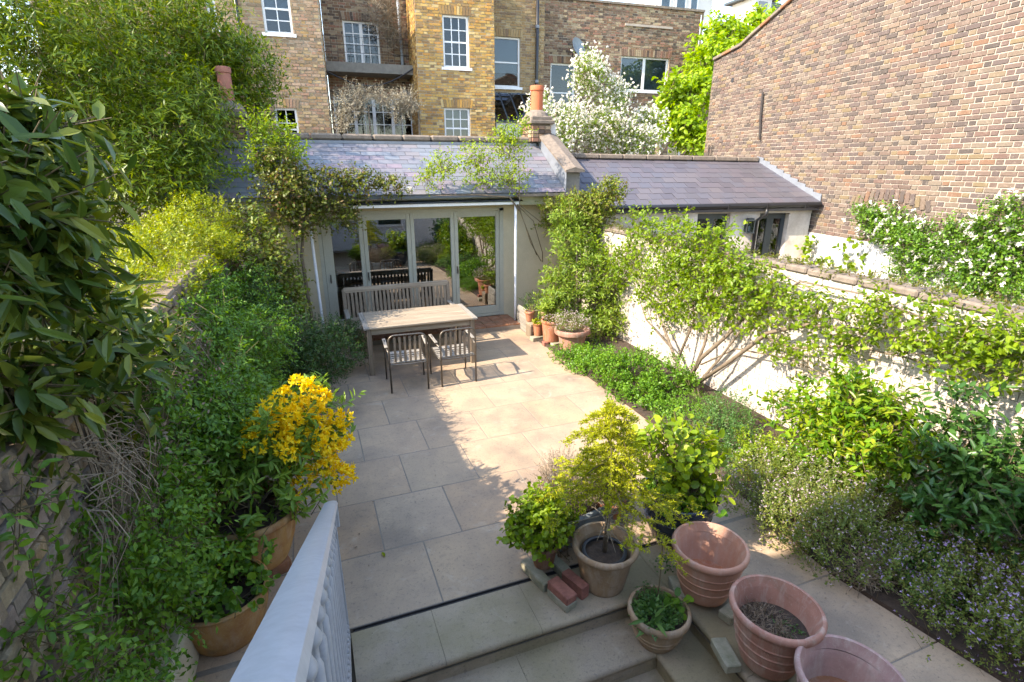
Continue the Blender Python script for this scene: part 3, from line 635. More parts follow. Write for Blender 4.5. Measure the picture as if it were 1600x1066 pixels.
# glazed doors: three folding leaves fixed shut and one open-able door on the right
door_x = [(.17, .70), (.70, 1.50), (1.50, 2.16), (2.16, 2.78), (2.78, 3.56)]
door_x = [(onY(a, 420, FY)[0], onY(b, 420, FY)[0]) for a, b in ((494, 572), (572, 645), (645, 712), (712, 783))]
fr = MB(); y = FY+.04
fr.box(((DX0+DX1)/2, y, DZ1-.02), (DX1-DX0, .09, .06)); fr.box(((DX0+DX1)/2, y, DZ0+.03), (DX1-DX0, .12, .05)); fr.box((DX0+.03, y, 1.17), (.06, .09, 2.1)); fr.box((DX1-.04, y, 1.17), (.08, .09, 2.1))
gpart('door_frame', fr, M['greige'])
for i, (a, b) in enumerate(door_x):
    a = max(a, DX0+.06); b = min(b, DX1-.08); l = .16 if i == 0 else .07; r_ = .07; z0, z1 = DZ0+.06, DZ1-.05; tw_ = .10
    m_ = MB(); m_.box((a+l/2+.002, y-.01, (z0+z1)/2), (l, .055, z1-z0), bev=.006); m_.box((b-r_/2-.002, y-.01, (z0+z1)/2), (r_, .055, z1-z0), bev=.006)
    m_.box(((a+l+b-r_)/2, y-.01, z1-tw_/2), (b-a-l-r_-.004, .053, tw_)); m_.box(((a+l+b-r_)/2, y-.01, z0+.07), (b-a-l-r_-.004, .053, .14))
    d = gpart('glazed_door', m_, M['greige'])
    q = MB(); q.box(((a+l+b-r_)/2, y, (z0+z1)/2), (b-a-l-r_+.01, .006, z1-z0-.2)); gpart('pane', q, M['doorglass'], d)
    if i in (1, 3, 0):
        q = MB(); hx = a+l/2; q.box((hx, y-.045, 1.08), (.025, .012, .14)); q.tube([(hx, y-.05, 1.1), (hx, y-.085, 1.1), (hx, y-.085, 1.0)], .008, 6); gpart('handle', q, M['steel'], d)
# canopy on two white posts
cp = thing('door_canopy', 'narrow glass canopy on two thin white posts over the glazed doors', 'canopy', (1.87, 9.3, 0))
for x, lean in ((.08, -.02), (3.64, 0)):
    mb = MB(); mb.tube([(0, 0, 0), (.0, 0, .5), (lean, 0, 2.32)], .024, 10); mb.build('post', M['whitegloss'], cp, smooth=True, loc=(x-1.87, 0, 0))
    mb = MB(); mb.lathe([(.05, 0), (.05, .012), (.03, .02), (.026, .05)], 12); mb.build('post_foot', M['whitegloss'], cp, loc=(x-1.87, 0, 0))
mb = MB(); mb.box((0, 0, 2.34), (3.66, .045, .045)); mb.build('front_beam', M['whitegloss'], cp)
for k in range(7):
    mb = MB(); mb.bar((-1.8+.6*k, .0, 2.35), (-1.8+.6*k, .22, 2.40), .03, .03); mb.build('rafter', M['whitegloss'], cp)
mb = MB(); mb.prism([(-1.9, -.06, 2.37), (1.9, -.06, 2.37), (1.9, .20, 2.425), (-1.9, .20, 2.425)], (0, 0, .006)); mb.build('glass_sheet', M['canopyglass'], cp)
# ---- things inside seen through the glass
mc = thing('motorbike', 'dark motorbike with chrome handlebar parked behind the middle glazed door', 'motorbike', (1.3, 10.42, .08), R(20))
def wheel(x):
    mb = MB(); n = 20
    mb.tube([(x+.27*math.cos(2*math.pi*k/n), 0, .31+.27*math.sin(2*math.pi*k/n)) for k in range(n+1)], .045, 8, cap=False); o = mb.build('wheel', M['plastic'], mc, smooth=True)
    q = MB(); q.tube([(x, -.05, .31), (x, .05, .31)], .05, 10)
    for k in range(8): q.tube([(x, 0, .31), (x+.24*math.cos(k*.785), 0, .31+.24*math.sin(k*.785))], .006, 4)
    q.build('spokes', M['steel'], o)
wheel(-.62); wheel(.62)
mb = MB(); mb.tube([(-.62, 0, .31), (-.25, 0, .45), (.2, 0, .42), (.35, 0, .8), (.62, 0, .31)], .03, 8); mb.box((0, 0, .38), (.4, .24, .28), bev=.04); mb.build('frame', M['anthracite'], mc)
mb = MB(); mb.lathe([(.0, -.28), (.1, -.22), (.15, 0), (.12, .2), (0, .28)], 14); mb.v = [(v[2]+.1, v[0], v[1]*.8+.74) for v in mb.v]; mb.build('tank', M['blueglaze'], mc, smooth=True)
mb = MB(); mb.box((-.38, 0, .74), (.6, .24, .1), bev=.035); mb.build('seat', M['plastic'], mc)
mb = MB(); mb.tube([(.42, -.38, 1.0), (.5, -.2, 1.05), (.4, -.05, .98), (.4, .05, .98), (.5, .2, 1.05), (.42, .38, 1.0)], .016, 8); mb.tube([(.5, .2, 1.05), (.5, .3, 1.3)], .007, 6); mb.tube([(.5, -.2, 1.05), (.5, -.3, 1.3)], .007, 6); mb.build('handlebar', M['steel'], mc, smooth=True)
mb = MB(); mb.lathe([(0, 0), (.09, .02), (.1, .1), (.1, .14)], 14); mb.v = [(v[2]+.5, v[0], v[1]+.9) for v in mb.v]; mb.build('headlight', M['steel'], mc, smooth=True)
# ================================================================== NEIGHBOUR'S OUTBUILDING
a_ = R(8.5); GO = np.array([9.55, 7.85, 0]); GU = np.array([math.sin(a_), math.cos(a_), 0]); GN = np.array([-GU[1], GU[0], 0])   # gable wall line and its outward normal
def gp(u, z, off=0): return GO+GU*u+GN*off+np.array([0, 0, z])
ob = thing('neighbour_outbuilding', 'low white outbuilding with purple grey slate roof beyond the white garden wall', 'outbuilding', (7.3, 9.0, 0)); O0 = np.array(ob.location)
def opart(name, mb, m, par=None, smooth=False):
    mb.v = [tuple(np.array(p)-O0) for p in mb.v]; return mb.build(name, m, par or ob, smooth)
eL = np.array([5.05, 9.15, 2.235]); eR = gp(-.02, 2.29, .03); rL = np.array([5.08, 10.95, 3.15]); rR = gp(2.1, 3.07, .03)
mb = MB(); mb.prism([p-np.array([0, 0, .09]) for p in (eL, eR, rR, rL)], (0, .02, -.05)); mb.prism([rL, rR, rR+(.5, 2.5, -1), rL+(.5, 2.5, -1)], (0, 0, -.05)); rf = opart('roof', mb, M['slate2'])
lay_slates(rf, Vector(eL-O0)+Vector((0, -.03, 0)), Vector(eR-O0)+Vector((0, -.03, 0)), Vector(rL-O0), Vector(rR-O0), 9, 19, M['slate2'], seed=5)
dvec = Vector(rR-rL); nk = 9
for k in range(nk):
    q = MB(); q.bar(rL+(rR-rL)*(k/nk)+[0, .02, .05], rL+(rR-rL)*((k+.985)/nk)+[0, .02, .05], .28, .10, bev=.02); opart('coping_stone', q, M['coping'])
# flashing steps against the gable
for k in range(9):
    t = k/9; p = eR+(rR-eR)*t; p2 = eR+(rR-eR)*((k+1)/9); q = MB()
    q.prism([p+[0, 0, -.01], p2+[0, 0, -.01], p2+[0, 0, .12], p+np.array([0, 0, .17])], GN*.006); opart('stepped_flashing', q, M['lead'])
ed = (eR-eL); el = np.linalg.norm(ed); eu = ed/el; eu[2] = 0; eu /= np.linalg.norm(eu); en = np.array([eu[1], -eu[0], 0])   # outwards
def ep(s, z, off=0): return np.array([eL[0], eL[1], 0])+eu*s+en*off+np.array([0, 0, z])
def s_at(px, py, off=-.15):      # where along the front a line of sight lands
    d = ray(px, py); o = ep(0, 0, off); t = ((o-CC)@en)/(d@en); P = CC+d*t; return (P-o)@eu, P[2]
doors = [(s_at(1090, 340)[0], s_at(1141, 340)[0]), (s_at(1187, 340)[0], s_at(1233, 340)[0])]
LE = np.linalg.norm(eu*el)-.05; mb = MB(); cuts = [0]+[v for d in doors for v in d]+[LE]
for i in range(0, len(cuts), 2):
    mb.prism([ep(cuts[i], -.05, -.15), ep(cuts[i+1], -.05, -.15), ep(cuts[i+1], 2.22, -.15), ep(cuts[i], 2.22, -.15)], -en*.25)
opart('wall', mb, M['whitewall'])
mb = MB(); mb.prism([ep(0, 2.09, -.13), ep(LE, 2.09, -.13), ep(LE, 2.23, -.13), ep(0, 2.23, -.13)], -en*.05); opart('fascia', mb, M['whitewall'])
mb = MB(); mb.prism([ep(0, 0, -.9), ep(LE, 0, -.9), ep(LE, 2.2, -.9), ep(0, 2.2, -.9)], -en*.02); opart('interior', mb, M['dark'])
for (a, b) in doors:
    for h in range(2):
        s0 = a+(b-a)*h/2; s1 = a+(b-a)*(h+1)/2; q = MB()
        for (u0, u1, z0, z1) in ((s0, s0+.07, 0, 2.07), (s1-.07, s1, 0, 2.07), (s0+.07, s1-.07, 1.97, 2.07), (s0+.07, s1-.07, 0, .15)):
            q.prism([ep(u0, z0, -.29), ep(u1, z0, -.29), ep(u1, z1, -.29), ep(u0, z1, -.29)], -en*.05)
        d = opart('glazed_door', q, M['anthracite']); q = MB(); q.prism([ep(s0+.07, .15, -.31), ep(s1-.07, .15, -.31), ep(s1-.07, 1.97, -.31), ep(s0+.07, 1.97, -.31)], -en*.006); opart('pane', q, M['glass'], d)
q = MB(); q.tube([eL+[0, -.06, -.02], eR+[-.05, -.06, -.02]], .05, 8)
for k in range(6): p = eL+(eR-eL)*(k+.5)/6; q.box(p+[0, -.06, -.04], (.03, .13, .09))
opart('gutter', q, M['gutter'])
sg = s_at(1196, 325, 0)[0]; q = MB(); q.tube([ep(sg, 2.2, .08), ep(sg, 2.08, .06), ep(sg-.1, 1.95, -.08), ep(sg-.1, .1, -.08)], .036, 8); opart('downpipe', q, M['gutter'], smooth=True)
sl = s_at(1168, 355, -.12)[0]; lt = thing('wall_lantern', 'square black framed lantern on the white outbuilding wall beside the downpipe', 'lantern', tuple(ep(sl, 1.72, -.05)), math.atan2(eu[1], eu[0]))
mb = MB()
for sx in (-1, 1):
    for sy in (-1, 1): mb.box((sx*.075, sy*.05, .12), (.014, .014, .24))
mb.box((0, 0, .245), (.18, .13, .02)); mb.box((0, 0, .27), (.12, .08, .03)); mb.box((0, 0, 0), (.18, .13, .02)); mb.box((0, .075, .12), (.1, .03, .12)); mb.build('lantern_frame', M['anthracite'], lt)
mb = MB(); mb.box((0, 0, .12), (.135, .085, .22)); mb.build('lantern_glass', M['glass'], lt); mb = MB(); mb.lathe([(.012, .02), (.02, .1), (.0, .15)], 8); mb.build('bulb', M['blind'], lt)
# ================================================================== GABLE WALL
gw = thing('gable_wall', 'tall sunlit gable wall of mixed stock bricks with white painted foot on the right', 'brick wall', tuple(GO)); W0 = np.array(gw.location)
top = [(4.34, 5.52), (3.24, 5.65), (2.9, 5.78), (1.68, 6.19), (1.2, 6.5), (-1.5, 7.6), (-6.5, 7.6)]
def ztop(u):
    for (a, za), (b, zb) in zip(top[:-1], top[1:]):
        if b <= u <= a: return za+(zb-za)*(a-u)/(a-b)
    return 5.5
mb = MB(); pts = [(4.36, -.3), (4.36, 5.5)]+[(u, z-.02) for u, z in top]+[(-6.5, -.3)]
mb.prism([gp(u, z)-W0 for u, z in pts], -GN*.3); mb.build('wall_core', M['mortar'], gw)
lay_bricks(gw, GO, GU, GN, -6.4, 4.36, 1.70, 7.5, M['brick_gable'], inside=lambda u, z: z < ztop(u)-.03 and (z > 1.78 or u < .3), nobj=300, seed=3, dep=.03, ch=.0765, joint=.013)
mb = MB(); mb.prism([gp(u, z, .0)-W0 for u, z in ((4.3, -.3), (4.3, 1.7), (-6.4, 1.7), (-6.4, -.3))], GN*.022); mb.build('painted_foot', M['whitepaint'], gw)
for i in range(len(top)-2):
    (a, za), (b, zb) = top[i], top[i+1]; nk = max(1, int(abs(a-b)/.3))
    for k in range(nk):
        u0 = a+(b-a)*k/nk; z0 = za+(zb-za)*k/nk; u1 = a+(b-a)*(k+.97)/nk; z1 = za+(zb-za)*(k+.97)/nk
        q = MB(); q.bar(gp(u0, z0+.03, -.13)-W0, gp(u1, z1+.03, -.13)-W0, .40, .07, bev=.012); q.build('verge_tile', M['terra_brown'] if k % 2 else M['coping'], gw)
q = MB(); q.tube([gp(2.19, 4.53, .05)-W0, gp(2.14, 4.0, .06)-W0, gp(2.08, 3.55, .05)-W0], .025, 6); q.build('iron_tie_bar', M['iron'], gw)
q = MB(); q.tube([gp(4.1, 3.5, .05)-W0, gp(4.1, 3.0, .05)-W0], .014, 6); q.tube([gp(3.95, 3.5, .05)-W0, gp(3.97, 3.2, .05)-W0, gp(4.05, 3.0, .05)-W0], .012, 6); q.build('thin_pipe', M['iron'], gw)
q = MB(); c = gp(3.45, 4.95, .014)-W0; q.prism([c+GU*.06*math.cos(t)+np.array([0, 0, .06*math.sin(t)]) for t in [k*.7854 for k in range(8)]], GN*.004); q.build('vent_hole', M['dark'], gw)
# blocked opening: segment of upright bricks low on the gable
for k in range(16):
    u = -.75-.1*k; zz = 2.36+.16*math.sin(math.pi*(k+.5)/16); q = MB(); tl = (k-7.5)*.03
    q.bar(gp(u, zz-.09, .012)-W0, gp(u+tl*.18, zz+.09, .012)-W0, .075, .03, up=GN, bev=.006); q.build('arch_brick', M['brick_gable'], gw)
# ================================================================== WHITE GARDEN WALL (right boundary)
ww = thing('white_garden_wall', 'long whitewashed brick garden wall with mossy top behind the climbing tree', 'garden wall', (5.12, 5.4, 0)); V0 = np.array(ww.location)
mb = MB(); mb.box((0.01, -.6, .9), (.2, 9.2, 1.98)); mb.build('wall_core', M['whitewall'], ww)
lay_bricks(ww, (5.03, -1.0, 0), (0, 1, 0), (-1, 0, 0), 0, 10.4, 0, 1.86, M['whitewall'], nobj=0, proud=.0025, dep=.03, joint=.004, seed=9, ch=.078)
for k in range(36):
    q = MB(); yy = -4.9+.29*k-.0; q.box((0, yy+.3, 1.905), (.26, .28, .075), bev=.018); q.build('coping_brick', M['coping'], ww, loc=(0, 0, rnd.uniform(-.006, .006)))
plant('wall_moss', 'low fringe of moss and weeds along the top of the white garden wall', 'moss', [(5.1, 1.0+.6*k, 1.94, .13, .35, .05) for k in range(14)], 6000, (.03, .018), 'lf_roseb', 31, per=4, stems=0, base=(5.1, 4, 1.94), twig=.04)
cb = MB(); cb.tube([(4.985, 5.9, .02), (4.985, 5.4, .06), (4.985, 4.6, .05), (4.985, 3.6, .09), (4.985, 2.6, .12)], .012, 5)
tag(cb.build('black_cable', M['plastic']), 'thin black hose running low along the white garden wall', 'cable')
# ================================================================== LEFT GARDEN WALL
lw = thing('old_brick_wall', 'old worn brick garden wall half buried in climbers on the left', 'garden wall', (-1.2, 5.0, 0)); Q0 = np.array(lw.location)
mb = MB(); mb.box((-.02, -.3, .96), (.20, 9.8, 1.95)); mb.build('wall_core', M['mortar_dk'], lw)
lay_bricks(lw, (-1.08, .2, 0), (0, 1, 0), (1, 0, 0), 0, 9.5, .36, 2.0, M['brick_near'], nobj=300, proud=.012, dep=.07, joint=.013, seed=12, ch=.082)
for k in range(32):
    q = MB(); q.box((-.03, -4.6+.3*k, 1.99), (.30, .285, .07), bev=.015); q.build('coping_brick', M['brick_near'], lw, loc=(0, 0, rnd.uniform(-.008, .008)))
for k in range(9):
    q = MB(); q.box((.17, -4.2+1.0*k, .17), (.16, .985, .36), bev=.03); q.build('plinth_block', M['cream'], lw)
# ================================================================== FAR HOUSES
FA = R(-4); FU = np.array([math.cos(FA), math.sin(FA), 0]); FN = np.array([FU[1], -FU[0], 0])
class Facade:
    def __init__(s, root, Y0, pxL, pxR, top, brick, mort, seed, zb=2.6, depth=3.0, x0=2.0):
        s.O = np.array([x0, Y0, 0]); s.root = root; s.W = np.array(root.location); s.brick = brick; s.mort = mort; s.seed = seed; s.zb = zb; s.top = top; s.depth = depth
        s.u0 = s.uz(*pxL)[0]; s.u1 = s.uz(*pxR)[0]; s.holes = []; s.noh = []
    def uz(s, px, py):
        d = ray(px, py); t = ((s.O-CC)@FN)/(d@FN); P = CC+d*t; return (P-s.O)@FU, P[2]
    def P(s, u, z, off=0): return s.O+FU*u+FN*off+np.array([0, 0, z])-s.W
    def rect(s, u0, u1, z0, z1, off, th, mb): mb.prism([s.P(u0, z0, off), s.P(u1, z0, off), s.P(u1, z1, off), s.P(u0, z1, off)], -FN*th)
    def window(s, l, t, r_, b, nx, nz, split=True, sill=True, blind=None, archh=True, fw=.055, m='whitegloss', casement=0, zadd=0):
        u0, z1 = s.uz(l, t); u1, z0 = s.uz(r_, b); um = s.uz((l+r_)/2, (t+b)/2)[0]; wd = (u1-u0); u0 = um-wd/2; u1 = um+wd/2; z0 += zadd
        s.holes.append((u0, u1, z0, z1)); f = MB(); o1 = -.07
        s.rect(u0, u0+fw, z0, z1, o1, .07, f); s.rect(u1-fw, u1, z0, z1, o1, .07, f); s.rect(u0+fw, u1-fw, z1-fw, z1, o1, .069, f); s.rect(u0+fw, u1-fw, z0, z0+fw, o1, .069, f)
        iu0, iu1, iz0, iz1 = u0+fw, u1-fw, z0+fw, z1-fw
        if split: zm = (iz0+iz1)/2; s.rect(iu0, iu1, zm-.022, zm+.022, o1-.012, .05, f)
        if casement:
            for k in range(1, casement): uc = iu0+(iu1-iu0)*k/casement; s.rect(uc-.05, uc+.05, iz0, iz1, o1-.004, .06, f)
        cw = (iu1-iu0)/nx; chh = (iz1-iz0)/nz
        for k in range(1, nx): s.rect(iu0+cw*k-.012, iu0+cw*k+.012, iz0, iz1, o1-.022, .03, f)
        for k in range(1, nz): s.rect(iu0, iu1, iz0+chh*k-.012, iz0+chh*k+.012, o1-.024, .03, f)
        w_ = f.build('window', M[m], s.root)
        for i in range(nx):
            for j in range(nz):
                q = MB(); s.rect(iu0+cw*i+.006, iu0+cw*(i+1)-.006, iz0+chh*j+.006, iz0+chh*(j+1)-.006, o1-.036, .004, q); q.build('pane', M['glass'], w_)
        if blind:
            q = MB(); s.rect(iu0, iu1, iz0+(iz1-iz0)*(1-blind[1]), iz1, o1-.11, .01, q); q.build('blind', M[blind[0]], w_)
        if sill: q = MB(); s.rect(u0-.07, u1+.07, z0-.075, z0, .05, .16, q); q.build('sill', M[m], w_)
        if archh: s.noh.append((u0-.08, u1+.08, z1, z1+.23)); arch(s.root, s.O, FU, FN, u0-.07, u1+.07, z1, s.brick, h=.22)
        return w_, (u0, u1, z0, z1)
    def finish(s, jamb=True):
        us = sorted({s.u0, s.u1, *[v for h in s.holes for v in h[:2]]}); zs = sorted({0.0, s.top, *[v for h in s.holes for v in h[2:]]})
        mb = MB(); mm = s.root.location
        for a, b in zip(us[:-1], us[1:]):
            for c, d in zip(zs[:-1], zs[1:]):
                uc, zc = (a+b)/2, (c+d)/2
                if uc < s.u0 or uc > s.u1 or any(h[0] < uc < h[1] and h[2] < zc < h[3] for h in s.holes): continue
                mb.add([s.P(a, c), s.P(b, c), s.P(b, d), s.P(a, d)], [(0, 1, 2, 3)])
        for h in s.holes:
            for q in (((h[0], h[2]), (h[0], h[3])), ((h[1], h[2]), (h[1], h[3])), ((h[0], h[2]), (h[1], h[2])), ((h[0], h[3]), (h[1], h[3]))):
                mb.add([s.P(*q[0]), s.P(*q[1]), s.P(*q[1], -.2), s.P(*q[0], -.2)], [(0, 1, 2, 3)])
        D = -s.depth
        for q in (((s.u0, 0), (s.u0, s.top)), ((s.u1, 0), (s.u1, s.top)), ((s.u0, s.top), (s.u1, s.top))):
            mb.add([s.P(*q[0]), s.P(*q[1]), s.P(*q[1], D), s.P(*q[0], D)], [(0, 1, 2, 3)])
        mb.add([s.P(s.u0, 0, D), s.P(s.u1, 0, D), s.P(s.u1, s.top, D), s.P(s.u0, s.top, D)], [(0, 1, 2, 3)])
        mb.build('wall', M[s.mort], s.root)
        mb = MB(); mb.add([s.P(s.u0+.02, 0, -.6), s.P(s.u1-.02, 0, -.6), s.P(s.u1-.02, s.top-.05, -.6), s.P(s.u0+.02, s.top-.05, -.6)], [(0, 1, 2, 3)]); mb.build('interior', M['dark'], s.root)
        lay_bricks(s.root, s.O, FU, FN, s.u0, s.u1, s.zb, s.top, s.brick, nobj=0, proud=.008, dep=.04, seed=s.seed, holes=s.holes+s.noh, ch=.077, joint=.012)
    def side(s, right=False, dep=None):
        u = s.u1 if right else s.u0; n = FU if right else -FU
        lay_bricks(s.root, s.O+FU*u, -FN, n, .0, dep or s.depth, s.zb, s.top, s.brick, nobj=0, proud=.006, dep=.04, seed=s.seed+50, ch=.077)
h1 = thing('terraced_house', 'pale mixed brick house with white sash windows and a recessed balcony bay', 'house', (0, 17, 0), group='terraced houses at the back')
f = Facade(h1, 16.3, (60, 60), (503, 60), 8.8, M['brick_pink'], 'mortar_y', 21)
f.window(404, -30, 459, 54, 2, 4, blind=('blind', .5)); f.window(314, -40, 342, 46, 1, 2, blind=('blind', 1)); w_, r1 = f.window(428, 168, 471, 235, 2, 3, sill=False)
f.finish(); f.side(True, 2.4)
q = MB(); u, z = f.uz(370, 10); u2, z2 = f.uz(381, 100); q.tube([f.P(u, 8.7, .08), f.P(u, 3, .08)], .045, 8); q.build('drainpipe', M['gutter'], h1, smooth=True)
f = Facade(h1, 18.7, (506, 60), (624, 60), 8.8, M['brick_brown'], 'mortar_y', 22, depth=1.0)
f.u1 += .35
wb, rb = f.window(535, 31, 596, 104, 4, 4, split=False, casement=2, sill=False, m='whitegloss'); f.window(522, 150, 650, 236, 8, 4, split=False, casement=4, sill=False, archh=False)
f.finish()
q = MB(); f.rect(f.u0-.1, f.u1+.15, rb[2]-.32, rb[2]-.06, .85, .85, q); q.build('balcony_slab', M['concrete'], h1)
q = MB()
for k in range(16):
    u = f.u0+(f.u1+.1-f.u0)*k/15; q.tube([f.P(u, rb[2]-.06, .8), f.P(u, rb[2]+.62, .8)], .005, 4)
for zz in (.62, .4, .2): q.tube([f.P(f.u0, rb[2]+zz, .8), f.P(f.u1+.1, rb[2]+zz, .8)], .006, 4)
q.build('balcony_rail', M['iron'], h1)
q = MB(); zc = rb[2]-.35; q.tube([f.P(f.u0+(f.u1-f.u0)*t, zc-.45*math.sin(math.pi*t)+.25*t, .9) for t in [k/10 for k in range(11)]], .02, 5); q.build('hanging_cable', M['plastic'], h1)
q = MB(); u, z = f.uz(618, 30); q.tube([f.P(u, 8.7, .1), f.P(u+.1, 7.6, .1), f.P(u+.12, rb[2]-.05, .1)], .05, 7); q.build('drainpipe', M['blind'], h1, smooth=True)
q = MB(); q.box((0, 0, 0), (.28, .22, .5)); q.box((-.1, -.1, .2), (.2, .2, .2), bev=.03); o = q.build('boiler_flue', M['lead'], h1, loc=tuple(f.P(f.u1-.25, rb[2]-1.0, .2)))
h2 = thing('terraced_house', 'golden yellow brick house with multi pane sash windows in the middle of the back row', 'house', (4, 17.5, 0), group='terraced houses at the back')
f = Facade(h2, 16.9, (650, 60), (772, 60), 8.8, M['brick_yellow'], 'mortar_y', 23)
f.window(691, 22, 734, 107, 3, 4); f.window(694, 168, 736, 232, 3, 4, sill=False, blind=('shutter', 1)); f.finish(); f.side(False, 2.6); f.side(True, 2.0)
f = Facade(h2, 18.3, (772, 60), (850, 60), 8.8, M['brick_olive'], 'mortar_y', 24)
f.u0 -= .3
f.window(771, 56, 813, 137, 1, 2, blind=('blind', .72)); f.finish(); f.side(True, 2.0)
q = MB(); u, z = f.uz(838, 60); q.tube([f.P(u, 8.7, .09), f.P(u, 3, .09)], .055, 8); q.build('drainpipe', M['gutter'], h2, smooth=True)
for zz in (7.2, 5.6): q = MB(); q.tube([f.P(u, zz, .09), f.P(u, zz+.08, .09)], .068, 8); q.build('pipe_collar', M['lead'], h2)
u0, z1 = f.uz(774, 150); u1, z0 = f.uz(832, 190); q = MB(); q.prism([f.P(u0-.3, z0-.1, 1.2), f.P(u1, z0-.1, 1.2), f.P(u1, z1+.1, .02), f.P(u0-.3, z1+.1, .02)], (0, 0, -.04)); sk = q.build('glass_roof', M['anthracite'], h2)
q = MB()
for k in range(4): a = u0-.25+(u1-u0+.2)*k/4; q.prism([f.P(a, z0-.07, 1.18), f.P(a+(u1-u0+.2)/4-.06, z0-.07, 1.18), f.P(a+(u1-u0+.2)/4-.06, z1+.09, .06), f.P(a, z1+.09, .06)], (0, 0, .012))
q.build('pane', M['glass'], sk)
q = MB(); f.rect(u0-.3, u1, 2, z0-.12, 1.15, .1, q); q.build('side_room_wall', M['whitepaint'], h2)
h3 = thing('terraced_house', 'dark brown brick house with a flat parapet and a wide white window', 'house', (9, 19.5, 0), group='terraced houses at the back')
zt = Facade(h3, 19.3, (848, 60), (1096, 60), 8, M['brick_brown'], 'mortar_y', 25).uz(1015, 12)[1]
f = Facade(h3, 19.3, (848, 60), (1096, 60), zt, M['brick_brown'], 'mortar_y', 25)
f.u0 -= .3
f.window(861, 98, 897, 190, 1, 2); f.window(972, 87, 1042, 144, 2, 1, split=False, casement=2, blind=('blind', 1)); f.window(1044, 226, 1062, 262, 1, 2, archh=False)
f.finish(); f.side(True, 3.0)
nk = 14
for k in range(nk):
    q = MB(); f.rect(f.u0+(f.u1-f.u0)*k/nk+.005, f.u0+(f.u1-f.u0)*(k+1)/nk-.005, zt, zt+.07, .07, .4, q); q.build('coping_stone', M['coping'], h3)
ua, za = f.uz(976, 38); ub, zb = f.uz(1050, 44); q = MB(); f.rect(ua, ub, za-.05, za+.02, .06, .1, q); q.build('old_lintel', M['mortar'], h3)
q = MB(); u, z = f.uz(1095, 40); q.tube([f.P(u-.05, zt-.1, .05), f.P(u-.05, 3, .05)], .02, 5); q.build('pale_pipe', M['blind'], h3)
# dormer set back on the flat roof
def dormer(name, label, c, d, wall, roofm, win, rz=FA):
    t = thing(name, label, 'dormer', c, rz); mb = MB(); mb.box((0, 0, d[2]/2), d); mb.build('wall', M[wall], t)
    mb = MB(); mb.prism([(-d[0]/2-.15, -d[1]/2-.2, d[2]), (d[0]/2+.15, -d[1]/2-.2, d[2]), (d[0]/2+.15, d[1]/2+.2, d[2]+.5), (-d[0]/2-.15, d[1]/2+.2, d[2]+.5)], (0, 0, .1)); mb.build('roof', M[roofm], t)
    for x, wd in win:
        mb = MB(); mb.box((x, -d[1]/2-.02, d[2]*.5), (wd, .05, d[2]*.66)); q = mb.build('window', M['whitegloss'], t)
        mb = MB(); mb.box((x, -d[1]/2-.055, d[2]*.5), (wd-.14, .012, d[2]*.66-.14)); mb.build('pane', M['glass'], q)
    return t
dm = onY(1052, 14, 21.0); dormer('roof_dormer', 'white dormer with small windows on the flat roof of the dark brown house', (dm[0], 21.0, zt), (2.6, 1.6, 1.3), 'whitepaint', 'lead', [(-.9, .5), (-.2, .5), (.4, .4)])
hb = thing('distant_house', 'distant house with dark slate roof and a white dormer with grey door, against the sky', 'house', (17.5, 24, 0)); T0 = np.array(hb.location)
c = onY(1175, 40, 24); mb = MB(); mb.box((c[0]-17.5, 2, c[2]/2-.5), (9, 4, c[2]-1)); mb.build('wall', M['brick_brown'], hb)
mb = MB(); mb.box((c[0]-17.5, .2, c[2]+.1), (1.0, 1.6, 2.0)); dd_ = mb.build('dormer_wall', M['whitepaint'], hb); mb = MB(); mb.box((c[0]-17.5-.05, -.63, c[2]+.15), (.5, .05, 1.5)); mb.build('dormer_door', M['lead'], dd_)
mb = MB(); mb.box((c[0]-17.5+.85, .25, c[2]+.05), (.7, 1.6, 1.8)); mb.build('dormer_side', M['anthracite'], hb); mb = MB(); mb.box((c[0]-17.5+.2, .3, c[2]+1.14), (2.0, 2.0, .1)); mb.build('dormer_roof', M['anthracite'], hb)
# satellite dish
dp = onY(901, 76, 18.35); ds = thing('satellite_dish', 'grey round satellite dish on the brown brick wall above the white flowering tree', 'satellite dish', tuple(dp))
mb = MB(); mb.lathe([(0, 0), (.12, .012), (.24, .05), (.33, .1), (.335, .105), (.33, .11), (.24, .06), (0, .012)], 24); Md = Euler((R(70), 0, R(25))).to_matrix(); mb.v = [tuple(Md @ Vector(v)) for v in mb.v]; shade_auto(mb.build('reflector', M['dish'], ds))
mb = MB(); e = Md @ Vector((0, -.05, .38)); mb.tube([Md @ Vector((0, -.33, .1)), e], .012, 5); mb.tube([e, e+(Md @ Vector((0, .0, -.08)))], .03, 7); mb.build('receiver_arm', M['iron'], ds)
mb = MB(); mb.tube([Md @ Vector((0, 0, 0)), (0, .15, -.05), (0, .3, -.05), (0, .3, -.3)], .02, 6); mb.build('bracket', M['iron'], ds)
